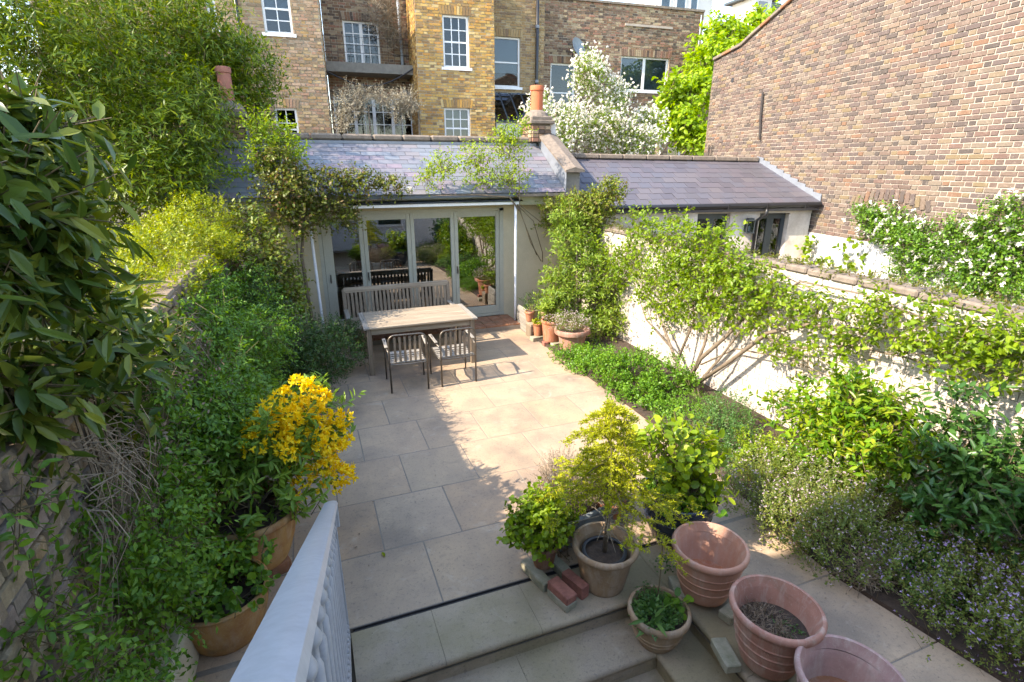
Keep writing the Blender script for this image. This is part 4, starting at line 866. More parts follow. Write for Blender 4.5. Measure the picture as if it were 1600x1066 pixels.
# ---- unseen house behind camera, low and white for bounce; neighbour placed to throw shade
oh = thing('rear_house_wall', 'unseen back wall of the house above the steps, kept low and white for fill light', 'house', (2.0, -1.2, 0))
mb = MB(); mb.box((-.5, -.25, 1.3), (8, .4, 4.4)); mb.build('wall', M['whitepaint'], oh)
for x in (-1.9, 1.0, 3.4):
    for z in (1.4,):
        mb = MB(); mb.box((x, -.04, z+.2), (1.0, .06, 1.7)); q = mb.build('window', M['whitegloss'], oh)
        for k in (-1, 1): mb = MB(); mb.box((x, 0.0, z+.2+k*.4), (.84, .02, .7)); mb.build('pane', M['glass'], q)
nb = thing('unseen_neighbour_extension', 'unseen tall rear extension of the neighbouring house on the left, placed to throw shade, white for fill', 'building', (-4.0, -.5, 0))
mb = MB(); mb.box((0, 0, 3.0), (3.8, 4.6, 6.4)); mb.build('wall', M['whitepaint'], nb); mb = MB(); mb.box((0, 0, 6.25), (4, 4.7, .15)); mb.build('roof', M['lead'], nb)
# ================================================================== RAILING
rl = thing('stair_railing', 'white painted iron stair railing with knobbed balusters sloping towards the viewer', 'railing', (-.05, 2.9, 0))
ra = Vector((0.0, 0, 1.06)); rb_ = Vector((-.05, -2.75, 2.66)); dv = rb_-ra
mb = MB(); prof = [(-.04, -.014), (-.034, .006), (-.015, .014), (.015, .014), (.034, .006), (.04, -.014), (.026, -.022), (-.026, -.022)]
n = len(prof); K = 30; vs = []
for k in range(K+1):
    c = ra+dv*(k/K)
    for (x, zz) in prof: vs.append((c.x+x, c.y, c.z+zz+.02))
mb.add(vs, [(k*n+i, k*n+(i+1) % n, (k+1)*n+(i+1) % n, (k+1)*n+i) for k in range(K) for i in range(n)]+[tuple(range(n))]); mb.add([(x, y_, zz) for x, y_, zz in []], [])
shade_auto(mb.build('handrail', M['rail'], rl), 50)
mb = MB(); mb.box((.0, .012, .98), (.075, .024, .17), bev=.006); mb.box((0, .0, .5), (.035, .035, .94), bev=.004); mb.build('end_post', M['rail'], rl)
nb_ = 17
for k in range(1, nb_):
    c = ra+dv*(k/nb_); zt_ = c.z-.005; zb_ = max(.02, c.z-.98); mb = MB(); h = zt_-zb_
    mb.lathe([(.010, 0), (.017, .015), (.018, .035), (.010, .06), (.0095, h*.5), (.013, h-.30), (.0135, h-.215), (.008, h-.20), (.008, h-.165), (.017, h-.15), (.0195, h-.135), (.012, h-.115), (.009, h-.09), (.008, h-.05), (.008, h)], 10, (c.x, c.y, zb_))
    mb.build('baluster', M['rail'], rl, smooth=True)
mb = MB(); mb.bar((ra.x, -.0, .04), (rb_.x, rb_.y, rb_.z-1.02), .03, .05, bev=.004); mb.bar((ra.x, -.0, .12), (rb_.x, rb_.y, rb_.z-.94), .022, .018); mb.build('bottom_rail', M['rail'], rl)
for k in range(1, 34):
    c = ra+dv*(k/34); q = MB(); z0 = max(.1, c.z-.92); q.lathe([(0, 0), (.008, .004), (.011, .014), (.007, .026), (0, .034)], 7, (c.x+.008, c.y, z0)); q.build('finial', M['rail'], rl, smooth=True)
# ================================================================== FURNITURE
tb = thing('garden_table', 'weathered grey teak rectangular dining table on the patio', 'table', (1.47, 8.02, 0)); TW, TD, TH = 1.72, .93, .755
nb2 = 7
for k in range(nb2):
    q = MB(); dd2 = (TD-.16)/nb2; q.box((0, -TD/2+.08+dd2*(k+.5), TH-.014), (TW-.16, dd2-.006, .026), bev=.003); q.build('table_plank', M['greywood'], tb)
for s in (-1, 1):
    q = MB(); q.box((0, s*(TD/2-.04), TH-.014), (TW-.16, .078, .03), bev=.004); q.build('edge_rail', M['greywood'], tb)
    q = MB(); q.box((s*(TW/2-.04), 0, TH-.014), (.078, TD, .031), bev=.004); q.build('end_board', M['chairwood'], tb)
    q = MB(); q.box((0, s*(TD/2-.07), TH-.08), (TW-.2, .024, .095), bev=.003); q.build('apron', M['greywood'], tb)
    q = MB(); q.box((s*(TW/2-.07), 0, TH-.08), (.024, TD-.2, .095), bev=.003); q.build('apron', M['chairwood'], tb)
    for t in (-1, 1): q = MB(); q.box((s*(TW/2-.075), t*(TD/2-.07), (TH-.03)/2), (.072, .072, TH-.03), bev=.006); q.build('leg', M['greywoodZ'], tb)
tb.rotation_euler = (0, 0, R(-.5))
bn = thing('garden_bench', 'long weathered slatted wooden bench behind the table', 'bench', (1.37, 8.86, 0)); BW = 1.86
for s in (-1, 1):
    x = s*(BW/2-.03); q = MB(); q.box((x, -.27, .32), (.06, .06, .64), bev=.005); q.build('leg', M['greywoodZ'], bn)
    q = MB(); q.bar((x, .20, .0), (x, .22, .42), .06, .06, up=(0, 1, 0), bev=.005); q.bar((x, .22, .42), (x, .33, 1.0), .06, .05, up=(0, 1, 0), bev=.005); q.build('leg', M['greywoodZ'], bn)
    q = MB(); q.box((x, -.02, .655), (.075, .60, .035), bev=.01); q.build('armrest', M['chairwood'], bn)
q = MB(); q.box((0, .315, .985), (BW-.05, .035, .09), bev=.008); q.build('top_rail', M['greywood'], bn); q = MB(); q.box((0, .235, .48), (BW-.1, .03, .07), bev=.005); q.build('back_rail', M['greywood'], bn)
for k in range(26):
    x = -BW/2+.09+(BW-.18)*k/25; q = MB(); q.bar((x, .24, .5), (x, .31, .96), .042, .014, up=(0, 1, 0), bev=.002); q.build('back_slat', M['greywoodZ'], bn)
for k in range(6):
    q = MB(); q.box((0, -.25+.088*k, .43-.004*k), (BW-.02, .07, .022), bev=.004); q.build('seat_slat', M['greywood'], bn)
q = MB(); q.box((0, -.27, .38), (BW-.1, .03, .07)); q.build('seat_rail', M['greywood'], bn)
def make_chair():
    t = thing('garden_chair', 'slatted chair with bent steel tube frame, left one of the pair at the table', 'chair', (1.12, 7.12, 0), group='tube framed chairs at the table')
    W_ = .255; y0 = -.28
    pts = [(-W_, y0, 0), (-W_, y0-.0, .72)]+[(-W_+.085-.085*math.cos(a), y0, .745+.085*math.sin(a)) for a in (.4, .8, 1.2, 1.57)]
    pts += [(-x, y_, z) for x, y_, z in pts[::-1]]
    q = MB(); q.tube(pts, .0125, 8); q.build('back_frame', M['steel'], t, smooth=True)
    for s in (-1, 1):
        q = MB(); q.tube([(s*(W_+.02), .27, 0), (s*(W_+.02), .27, .40), (s*(W_+.025), .265, .56), (s*(W_+.025), .22, .62), (s*(W_+.025), .12, .645), (s*(W_+.02), -.1, .60), (s*W_, y0, .58)], .0115, 8); q.build('front_leg', M['steel'], t, smooth=True)
        q = MB(); q.bar((s*(W_+.025), .20, .645), (s*(W_+.022), -.14, .622), .045, .014, bev=.004); q.build('armrest', M['chairwood'], t)
        q = MB(); q.tube([(s*(W_-.0), y0, .40), (s*(W_-.0), 0, .385), (s*(W_-.0), .26, .43)], .009, 6); q.build('seat_rail', M['steel'], t, smooth=True)
    for k in range(6):
        x = -.17+.34*k/5; q = MB(); q.bar((x, y0+.01, .80), (x, y0+.03, .44), .032, .011, up=(0, 1, 0), bev=.002); q.build('back_slat', M['greywoodZ'], t)
    for k in range(10):
        y_ = y0+.05+.048*k; zz = .425-.045*math.sin(math.pi*min(1, k/8)); q = MB(); q.box((0, y_, zz), (2*W_-.02, .036, .012), M=Matrix.Rotation(R((k-4)*4), 3, 'X'), bev=.002); q.build('seat_slat', M['chairwood'], t)
    q = MB(); q.tube([(-W_, y0, .42), (0, y0-.01, .41), (W_, y0, .42)], .009, 6); q.build('cross_bar', M['steel'], t); return t
ch = make_chair(); c2 = copy_tree(ch); c2.location = (1.80, 7.11, 0); c2.rotation_euler = (0, 0, R(2)); c2['label'] = 'slatted chair with bent steel tube frame, right one of the pair at the table'; ch.rotation_euler = (0, 0, R(-3))
# ================================================================== POTS
def pot(name, label, base, top_r, h, m, bot_r=None, rim=.05, lip=.02, wall=.02, soil=None, rings=(), tilt=0, cat='pot', group=None, soilm='soil', bulge=0, wob=.012):
    t = thing(name, label, cat, base, rnd.random()*6, group); br = bot_r or top_r*.7
    def rad(z): f = z/h; return br+(top_r-lip-br)*f+bulge*math.sin(math.pi*f)
    pr = [(0, 0), (br*.97, 0), (br, .008)]
    zs = sorted({round(h*k/12, 4) for k in range(1, 12)} | {r_ for r_ in rings} | {r_+.008 for r_ in rings} | {r_-.008 for r_ in rings})
    for z in zs:
        if z > h-rim-.01: continue
        pr.append((rad(z)+(.0055 if z in rings else 0), z))
    b = MB(); inner = [(rad(h-rim)-wall, h-rim-.01)]+[(rad(h*k/6)-wall, h*k/6) for k in range(5, 0, -1)]+[(br-wall, .025), (0, .025)]
    pr += [(rad(h-rim), h-rim)]; b.lathe(pr, 44, wob=wob); o = b.build('body', m, t); shade_auto(o, 35)
    b = MB(); b.lathe(inner, 44, wob=wob); o = b.build('inner_wall', m, t); shade_auto(o, 35)
    q = MB(); R1 = top_r; q.lathe([(rad(h-rim)-wall*.6, h-rim+.001), (rad(h-rim)+lip*.5, h-rim-.006), (R1-.006, h-rim+.004), (R1, h-rim*.7), (R1+.001, h-rim*.3), (R1-.006, h-.004), (R1-.014, h), (R1-.026, h-.003), (R1-lip-wall*.6, h-rim*.5), (rad(h-rim)-wall, h-rim-.009)], 44, wob=wob); shade_auto(q.build('rim', m, t), 50)
    if soil is not None:
        q = MB(); rr = rad(soil)-wall+.002; g = random.Random(sum(map(ord, label))); K = 18
        vs = [(0, 0, soil+.01)]
        for ring in range(1, 5):
            for k in range(K): a = 2*math.pi*k/K; vs.append((rr*ring/4*math.cos(a), rr*ring/4*math.sin(a), soil+(g.uniform(-.008, .012) if ring < 4 else 0)))
        fs = [(0, 1+k, 1+(k+1) % K) for k in range(K)]+[(1+(r_-1)*K+k, 1+r_*K+k, 1+r_*K+(k+1) % K, 1+(r_-1)*K+(k+1) % K) for r_ in range(1, 4) for k in range(K)]
        q.add(vs, fs); q.build('soil', M[soilm], t, smooth=True)
    return t
def block(name, label, c, d, rz, m, cat='brick', parts=None, group=None):
    t = thing(name, label, cat, (c[0], c[1], c[2]), R(rz), group); q = MB(); q.box((0, 0, d[2]/2), d, bev=.006)
    g = random.Random(int(c[0]*100)); q.v = [(x+g.uniform(-.002, .002), y_+g.uniform(-.002, .002), z+(g.uniform(-.002, .002) if z > .01 else 0)) for x, y_, z in q.v]; q.build('block', M[m], t); return t
# the three pink terracotta pots on the right of the steps
pot('terracotta_pot', 'empty pink ringed terracotta pot, furthest of the three big ones by the steps', (2.40, 2.36, .065), .262, .41, M['terra_pale'], .16, .055, .022, rings=(.12, .2, .27), soil=.13, soilm='terra', bulge=.012)
pot('terracotta_pot', 'pink terracotta pot with ringed sides holding sparse dry weeds, middle of the three big ones', (2.39, 1.77, .065), .265, .42, M['terra_pink'], .16, .055, .022, rings=(.12, .2, .27), soil=.25, bulge=.012)
pot('terracotta_pot', 'wide pink terracotta pot cut off by the bottom edge, nearest of the three big ones', (2.40, 1.28, .065), .275, .40, M['terra_mauve'], .17, .055, .022, rings=(.12, .2, .27), soil=.17, soilm='terra_brown', bulge=.012)
for i, (x, y_, rz, l) in enumerate(((2.26, 2.46, 70, 'pale stone block under the left side of the furthest pink pot'), (2.49, 2.16, 15, 'pale mossy block under the front of the furthest pink pot'), (2.19, 1.90, 75, 'pale block tilted under the left side of the middle pink pot'),
                                 (2.44, 1.57, 15, 'pale block under the front of the middle pink pot'), (2.22, 1.38, 75, 'pale block under the left side of the nearest pink pot'), (2.5, 1.1, 15, 'pale block under the front of the nearest pink pot'))):
    block('pot_foot', l, (x, y_, .002), (.21, .10, .065), rz, 'pale_brick', cat='block', group='blocks under the big pots')
pm = pot('terracotta_pot', 'tall sandy terracotta pot holding a small spruce in a black inner pot', (1.79, 2.75, .002), .245, .37, M['terra_old'], .155, .05, .02, soil=.10, rings=())
ip = pot('nursery_pot', 'black plastic nursery pot with soil set inside the sandy terracotta pot', (1.78, 2.74, .075), .165, .24, M['plastic'], .13, .02, .006, .006, soil=.205, cat='pot')
ps = pot('terracotta_pot', 'small brown terracotta pot standing on blocks and planted with a scented geranium', (1.42, 3.02, .078), .118, .19, M['terra_brown'], .078, .035, .01, .012, soil=.155)
block('paving_brick', 'long grey mossy brick left under the small brown geranium pot', (1.335, 2.97, .002), (.30, .085, .075), 103, 'pale_brick'); block('paving_brick', 'short grey mossy brick right under the small brown geranium pot', (1.535, 2.99, .002), (.22, .08, .075), 103, 'pale_brick')
t = block('paving_brick', 'pale brick lying flat on the step under the left pink and cream brick', (1.42, 2.70, .002), (.215, .10, .06), 106, 'pale_brick'); block('paving_brick', 'pink and cream brick topmost of the stack of two in front of the geranium pot', (1.42, 2.70, .064), (.215, .098, .065), 106, 'red_brick')
block('paving_brick', 'dark red brick standing upright on edge, right of the pink and cream brick', (1.56, 2.76, .002), (.215, .075, .11), 108, 'red_brick')
pl_ = pot('terracotta_pot', 'worn terracotta pot with low green weeds and a cane, on the second step', (1.965, 2.30, -.158), .215, .28, M['terra_old'], .125, .06, .02, soil=.22, rings=(.08, .12), bulge=.015)
pb = pot('glazed_pot', 'large dark blue glazed pot planted with a hydrangea', (2.615, 2.98, .045), .31, .42, M['blueglaze'], .19, .075, .03, soil=.36, rings=(.16, .24), bulge=.03)
for k, (dx, dy) in enumerate(((-.12, -.08), (.12, -.06), (0, .14))): block('pot_foot', ('small red terracotta foot front left under the blue glazed pot', 'small red terracotta foot front right under the blue glazed pot', 'small red terracotta foot at the back under the blue glazed pot')[k], (2.615+dx, 2.98+dy, .002), (.07, .06, .042), 30*k, 'terra', cat='pot foot')
pa = pot('terracotta_pot', 'big ochre stained terracotta pot planted with the yellow azalea', (-.63, 3.86, .10), .35, .46, M['terra_warm'], .22, .06, .02, soil=.38, bulge=.02)
block('terracotta_stand', 'low terracotta stand beneath the azalea pot', (-.63, 3.84, .002), (.36, .36, .096), 20, 'terra_brown', cat='plinth')
pr_ = pot('terracotta_pot', 'dark wood grained terracotta bowl with a round leaved plant beside the railing', (-.80, 3.28, .002), .30, .36, M['terra_warm'], .21, .03, .01, soil=.30, bulge=.02)
pe = pot('terracotta_pot', 'wide pink terracotta bowl with thick rim, nearest of the group by the door', (3.99, 7.56, .002), .30, .40, M['terra_pink'], .19, .09, .05, soil=.33)
pt = pot('terracotta_pot', 'tall orange terracotta pot standing on bricks between the bowl and the timber planter', (3.80, 7.98, .075), .185, .38, M['terra'], .135, .05, .015, soil=.33)
p3 = pot('terracotta_pot', 'small plain orange terracotta pot with yellowish succulent in front of the timber planter', (3.70, 8.33, .075), .10, .23, M['terra'], .07, .03, .01, soil=.19)
p4 = pot('terracotta_pot', 'small terracotta pot with thin sprigs, left on the ledge of the timber planter', (3.66, 8.63, .27), .095, .19, M['terra'], .062, .05, .01, soil=.15)
p5 = pot('terracotta_pot', 'small mottled terracotta pot right on the ledge of the timber planter', (3.93, 8.50, .27), .10, .19, M['terra_pink'], .07, .06, .01, soil=.15)
block('ledge_brick', 'pale rough brick under the small orange pot, left of the group by the door', (3.66, 8.28, .002), (.24, .13, .072), 8, 'pale_brick'); block('ledge_brick', 'mossy pale brick under the tall orange pot', (3.86, 7.84, .002), (.24, .11, .072), 10, 'pale_brick'); block('ledge_brick', 'dark red brick end under the tall orange pot', (3.68, 7.95, .002), (.10, .10, .072), 0, 'red_brick')
tp = thing('timber_planter', 'weathered stepped timber planter box beside the right canopy post', 'planter', (3.95, 8.95, 0))
for k in range(3):
    q = MB(); q.box((0, -.28, .075+.15*k), (.56, .035, .142), bev=.004); q.build('plank', M['greywood'], tp); q = MB(); q.box((-.29, -.02, .075+.15*k), (.035, .55, .142), bev=.004); q.build('plank', M['chairwood'], tp)
q = MB(); q.box((0, .0, .36), (.52, .48, .03)); q.build('soil', M['soil'], tp); q = MB(); q.box((-.03, -.43, .24), (.66, .24, .04), bev=.004); q.build('ledge_board', M['greywood'], tp)
for s in (-.34, .28): q = MB(); q.box((s, -.43, .11), (.04, .22, .22)); q.build('ledge_support', M['greywoodZ'], tp)
# grey trough, slate block and driftwood behind the spruce pot
block('slate_block', 'grey square slate block on the patio behind the spruce', (2.02, 4.02, .002), (.16, .15, .12), 30, 'slateblock', cat='stone block')
tr = thing('stone_trough', 'low dark stone trough with dry heather behind the spruce pot', 'trough', (1.95, 3.45, 0), R(12))
q = MB()
for (x, y_, a, b) in ((0, -.2, .8, .05), (0, .2, .8, .05), (-.385, 0, .05, .4), (.385, 0, .05, .4)): q.box((x, y_, .12), (a, b, .24), bev=.012)
q.box((0, 0, .04), (.76, .4, .06)); q.build('trough_body', M['slateblock'], tr); q = MB(); q.box((0, 0, .17), (.74, .36, .04)); q.build('soil', M['soil'], tr)
pot('terracotta_pot', 'small terracotta pot half hidden behind the spruce, beside the blue pot', (2.22, 3.38, .002), .14, .24, M['terra'], .10, .04, .012, soil=.2)
# ================================================================== PLANTS
# --- big bamboo-like mass, back left
plant('bamboo_thicket', 'huge mass of bright green bamboo like foliage filling the upper left beyond the old wall', 'thicket',
      clumps([B(60, 40, 10.66, 1.86, 1.61, 1.61), B(200, 60, 11.41, 1.55, 1.49, 1.49), B(320, 120, 11.9, .9, .6, .95), B(100, 180, 10.42, 1.61, 1.49, 1.49), B(235, 200, 11.53, 1.36, 1.24, 1.24), B(60, 300, 9.92, 1.49, 1.36, 1.24), B(185, 290, 10.66, 1.18, 1.12, 0.99), B(0, 120, 10.17, 1.49, 1.49, 1.74), B(280, 60, 11.90, 0.99, 1.12, 1.12), B(-150, 100, 10.54, 1.86, 1.74, 2.23), B(-60, 320, 9.92, 1.74, 1.49, 1.74), B(275, 245, 11.53, 0.77, 0.74, 0.87)], 11, .36, 2),
      92000, (.125, .027), 'lf_bamboo', 101, per=7, twig=.36, shell=.62, droop=.45, stems=.10, srad=.004, base=(-3.6, 11.4, 0), lump=.42)
plant('bamboo_thicket', 'lower arching bamboo like sprays hanging over the left end of the slate roof', 'thicket', [B(270, 205, 9.7, .62, .6, .55), B(285, 265, 9.3, .42, .4, .3), B(235, 280, 9.2, .6, .5, .4), B(310, 165, 10.0, .42, .4, .4)], 9000, (.13, .026), 'lf_bamboo', 160, per=7, twig=.34, shell=.4, droop=.5, stems=.15, srad=.003, base=(-2.2, 9.6, 0))
plant('bay_tree', 'dark green leafy growth around the pink chimney pot, back left', 'tree', [B(385, 112, 11.8, .55, .5, .5), B(382, 175, 11.7, .45, .4, .45), B(335, 85, 11.6, .5, .4, .4), B(318, 130, 11.4, .35, .35, .5)], 9500, (.10, .03), 'lf_bamboo', 102, twig=.2, base=(-.6, 11.6, 0), stems=.2,
      trunk=[([(-.6, 11.6, 0), (-.65, 11.6, 2), (-.6, 11.6, 4)], [.09, .07, .03])])
# --- golden hedge along the top of the old wall
plant('golden_hedge', 'golden yellow clipped hedge lit by the sun on top of the old wall', 'hedge', [(-1.55, 5.2, 1.98, .45, .75, .10), (-1.55, 6.2, 1.98, .48, .7, .12), (-1.42, 7.4, 2.06, .55, .7, .24), (-1.45, 8.3, 2.15, .5, .6, .36), (-2.1, 6.5, 2.06, .5, 1.4, .22), (-1.5, 4.4, 1.96, .35, .6, .06), (-1.15, 6.6, 1.9, .16, .7, .10), (-1.15, 5.6, 1.88, .12, .6, .08), (-1.12, 7.6, 2.0, .25, .6, .18)],
      38000, (.042, .020), 'lf_privet', 103, per=7, twig=.11, up=.9, shell=.7, droop=0, stems=.2, srad=.002, base=(-1.5, 6.8, 0))
# --- rose by the left corner of the garden room
plant('bush_rose', 'loose bright green rose bush at the left corner of the garden room', 'rose bush', [B(405, 400, 8.4, .42, .45, .40), B(430, 440, 8.1, .35, .4, .38), B(395, 350, 8.8, .3, .3, .25), B(450, 470, 8.0, .25, .3, .3)],
      4600, (.062, .038), 'lf_rose', 104, per=5, twig=.2, shell=.3, up=.5, stems=.4, shape='oval', base=(-.9, 8.3, 0), trunk=[([(-.85, 8.3, 0), (-.8, 8.3, .8), (-.75, 8.2, 1.6)], [.03, .02, .01])])
# --- jasmine hanging down the old wall
wallclip = lambda P: (P[:, 0] > -1.09) & (P[:, 2] > .03)
plant('wall_jasmine', 'mass of dark green small leaved jasmine hanging down the old brick wall', 'climber',
      clumps([(-.95, 3.0, 1.0, .28, .45, .42), (-.98, 2.5, 1.15, .20, .35, .38), (-.92, 3.5, 1.35, .34, .5, .4), (-.9, 4.2, 1.35, .38, .55, .40), (-.85, 4.9, 1.3, .42, .6, .42), (-.82, 5.6, 1.25, .45, .6, .45), (-.8, 6.3, 1.15, .45, .6, .5), (-.85, 7.1, 1.25, .42, .6, .5), (-.9, 4.6, .9, .35, .7, .5), (-.95, 2.2, .75, .16, .35, .3), (-.85, 5.6, .7, .4, .8, .5), (-1.0, 1.9, 1.2, .12, .25, .25), (-1.0, 4.2, 1.8, .16, .5, .2), (-1.0, 5.2, 1.7, .18, .5, .25), (-.98, 6.2, 1.7, .2, .5, .25), (-.98, 3.3, 1.75, .14, .4, .2)], 6, .45, 3),
      60000, (.042, .021), 'lf_ivy', 105, per=8, twig=.17, shell=.35, up=-.15, out=.9, droop=.35, stems=.16, srad=.0022, clip=wallclip, base=(-.95, 4.5, 0), lump=.28)
# dry tangle
ds_ = thing('dry_climber', 'tangle of bare dry brown twigs hanging on the old wall beside the laurel', 'dry stems', (-1.0, 3.4, 0)); mb = MB(); g = random.Random(5)
for k in range(330):
    y0 = g.uniform(-1.0, 1.7); z0 = 1.95-.12*abs(y0)+g.uniform(-.3, .08); p = [(-.06+g.uniform(0, .1), y0, z0)]; dx = g.uniform(.05, .3); dy = g.uniform(-.25, .45); dz = g.uniform(-.9, -.3)
    for s in range(1, 5): p.append((max(-.06, p[0][0]+dx*s/4*math.sin(s)+g.uniform(-.02, .05)), y0+dy*s/4+g.uniform(-.05, .05), z0+dz*(s/4)**1.4+.08*math.sin(s)))
    mb.tube(p, [.0035, .003, .0025, .002, .0012], 3, cap=False)
for k in range(16):
    y0 = g.uniform(-.75, -.45); mb.tube([(-.05, y0, 1.95), (-.03, y0+g.uniform(-.05, .05), 1.5), (-.02, y0+g.uniform(-.1, .1), 1.0), (-.05, y0+g.uniform(-.1, .1), .5)], .006, 5)
mb.build('stems', M['deadstem'], ds_)['kind'] = 'stuff'
P_, D_, N_, tw_, g_ = scatter([(-.9, 3.6, 1.6, .25, .9, .4)], 260, 3, 9, clip=wallclip); loc = np.array(ds_.location)
link('dry_leaves', leafmesh('dry_leaves', P_-loc, D_, N_, np.full(len(P_), .03), np.full(len(P_), .014), 'diamond', M['lf_dry']), ds_)['kind'] = 'stuff'
# --- laurel close to the camera
plant('laurel_bush', 'large dark glossy leaved laurel bush close by on the left above the brick wall', 'bush',
      clumps([BX(10, 215, -.95, .13, .14, .14), BX(40, 290, -.95, .16, .18, .17), BX(95, 370, -1.0, .17, .18, .17), BX(10, 390, -1.0, .24, .24, .26), BX(140, 450, -1.05, .17, .20, .16), BX(80, 500, -1.1, .23, .28, .22), BX(200, 530, -1.14, .15, .26, .15), BX(145, 600, -1.15, .16, .32, .14), BX(-60, 330, -1.0, .28, .26, .3), BX(30, 600, -1.12, .16, .28, .18)], 4, .5, 1),
      7600, (.125, .040), 'lf_laurel', 106, per=7, twig=.20, shell=.25, up=.2, shape='oval', nobj=300, stems=.6, srad=.004, droop=.4, base=(-1.5, 1.8, 0), clip=lambda P: (np.linalg.norm(P-CC, axis=1) > 1.3) & ((P[:, 1] < 2.6) | (P[:, 2] < 2.4)),
      trunk=[([(-1.55, 2.0, 0), (-1.6, 1.95, 1.4), (-1.5, 1.9, 2.6)], [.06, .05, .02]), ([(-1.6, 1.8, 1.6), (-1.35, 2.4, 2.3), (-1.0, 2.4, 2.7)], [.03, .02, .008]), ([(-1.6, 1.9, 2.0), (-1.2, 2.1, 2.8), (-.9, 2.2, 3.1)], [.03, .015, .006])])
plant('wall_creeper', 'thin green creeper sprays crossing the bare bricks at the lower left', 'creeper', [BX(60, 960, -1.04, .05, .22, .10), BX(210, 990, -1.02, .06, .2, .16), BX(140, 880, -1.05, .04, .15, .12), BX(40, 780, -1.04, .03, .14, .10)], 420, (.05, .022), 'lf_ivy', 107, per=5, twig=.14, stems=1, shape='oval', base=(-1.03, 2.2, 0))
# --- dark myrtle in front of the garden room
plant('myrtle_bush', 'dense dark green small leaved bush at the left edge of the patio beside the table', 'bush', clumps([(-.22, 7.35, .62, .74, .8, .64), (-.55, 6.8, .8, .55, .65, .55), (-.02, 7.9, .48, .55, .55, .5), (-.75, 7.6, 1.0, .55, .65, .6)], 9, .38, 4),
      44000, (.036, .017), 'lf_ivyd', 108, per=8, twig=.11, shell=.6, stems=.25, srad=.002, base=(-.4, 7.4, 0))
# --- azalea
az = plant('yellow_azalea', 'azalea with clusters of bright yellow flowers in the big ochre pot', 'azalea', [(-.58, 4.0, .98, .46, .50, .36), (-.28, 4.05, .90, .36, .42, .36), (-.60, 3.75, .72, .38, .34, .26), (-.22, 4.4, 1.05, .3, .34, .26)],
      3600, (.085, .028), 'lf_azalea', 109, per=8, twig=.12, shell=.3, up=.55, shape='oval', nobj=160, stems=.7, srad=.004, base=(-.6, 3.9, .45),
      trunk=[([(-.63, 3.88, .45), (-.55, 3.95, .75), (-.4, 4.05, 1.0)], [.018, .014, .008]), ([(-.63, 3.88, .45), (-.7, 4.0, .8), (-.6, 4.2, 1.1)], [.018, .013, .007]), ([(-.62, 3.86, .5), (-.35, 3.9, .8)], [.014, .007])])
g = np.random.default_rng(3); cent = []; k = 0
for (px, py, n_) in ((465, 600, 1), (490, 605, 1), (420, 640, 2), (440, 625, 2), (455, 645, 2), (470, 630, 3), (490, 640, 2), (505, 650, 3), (520, 660, 3), (430, 660, 1), (470, 680, 3), (460, 665, 2), (485, 655, 2), (510, 690, 2), (520, 675, 2), (530, 690, 2), (480, 705, 2), (500, 700, 2), (515, 715, 2), (510, 730, 2), (528, 735, 1), (538, 745, 1), (470, 760, 1), (512, 762, 1), (525, 705, 1), (400, 700, 1), (500, 625, 2), (450, 700, 1), (535, 655, 1), (410, 655, 1), (440, 672, 1), (425, 648, 1), (455, 655, 1), (395, 668, 1), (475, 645, 1), (500, 668, 1), (448, 690, 1), (490, 690, 1), (466, 715, 1), (488, 722, 1), (478, 738, 1), (520, 748, 1)):
    for _ in range(1):
        y = (3.98 if px > 465 else 3.82)+.0022*(660-py)+g.uniform(-.08, .08); cent.append(onY(px+g.uniform(-5, 5), py+g.uniform(-5, 5), y))
loc = np.array(az.location)
for c in cent:
    nf = 17; q = unit(g.normal(size=(nf, 3))+[0.1, -.3, .35])*.062*g.uniform(.8, 1.2)+c; kk = nf*6; cc = np.repeat(q, 6, 0); D = unit(g.normal(size=(kk, 3))+np.repeat(unit(q-c), 6, 0)*.9); Nn = g.normal(size=(kk, 3))
    link('flower_cluster', leafmesh('flower_cluster', cc-loc, D, Nn,   .038*(.7+.6*g.random(kk)), .019*(.7+.6*g.random(kk)), 'oval', M['fl_yellow']), az)
# --- bowl of round leaves by the railing
plant('round_leaved_plant', 'bushy plant with small round green leaves in the bowl beside the railing', 'pot plant', [(-.80, 3.30, .44, .30, .30, .17)], 900, (.045, .044), 'lf_ivy', 110, per=3, twig=.05, shape='round', nobj=120, stems=.4, base=(-.8, 3.28, .3), up=.9)
# --- climbers on the canopy
def stems_obj(name, label, cat, paths, r, m, loc):
    t = thing(name, label, cat, loc); q = MB()
    for p in paths: q.tube([np.array(a)-np.array(loc) for a in p], r, 6)
    q.build('stem', M[m], t, smooth=True); return t
plant('climbing_rose', 'bronze and green climbing rose spilling over the left half of the canopy', 'climbing rose',
      [B(500, 290, 9.1, .42, .25, .28), B(450, 300, 9.0, .35, .3, .35), B(430, 260, 9.2, .28, .25, .28), B(560, 285, 9.2, .35, .2, .18), B(610, 290, 9.2, .25, .15, .10), B(520, 330, 9.05, .28, .2, .22), B(470, 340, 8.95, .25, .22, .25), B(545, 345, 9.05, .16, .15, .16)],
      8000, (.055, .034), 'lf_roseb', 111, per=5, twig=.16, shell=.3, shape='oval', stems=.3, base=(.05, 9.05, 0), droop=.2,
      trunk=[([(-.05, 9.2, 0), (-.1, 9.2, .9), (-.12, 9.15, 1.6), (.0, 9.1, 2.3), (.6, 9.15, 2.45), (1.4, 9.2, 2.46)], [.035, .03, .028, .022, .014, .006]), ([(-.08, 9.2, .3), (-.2, 9.15, 1.2), (-.15, 9.1, 2.1), (-.3, 9.1, 2.6)], [.02, .018, .014, .006])])
wr = thing('white_rose', 'single large white rose bloom at the middle of the canopy edge', 'flower', tuple(onY(640, 298, 9.05))); q = np.random.default_rng(1)
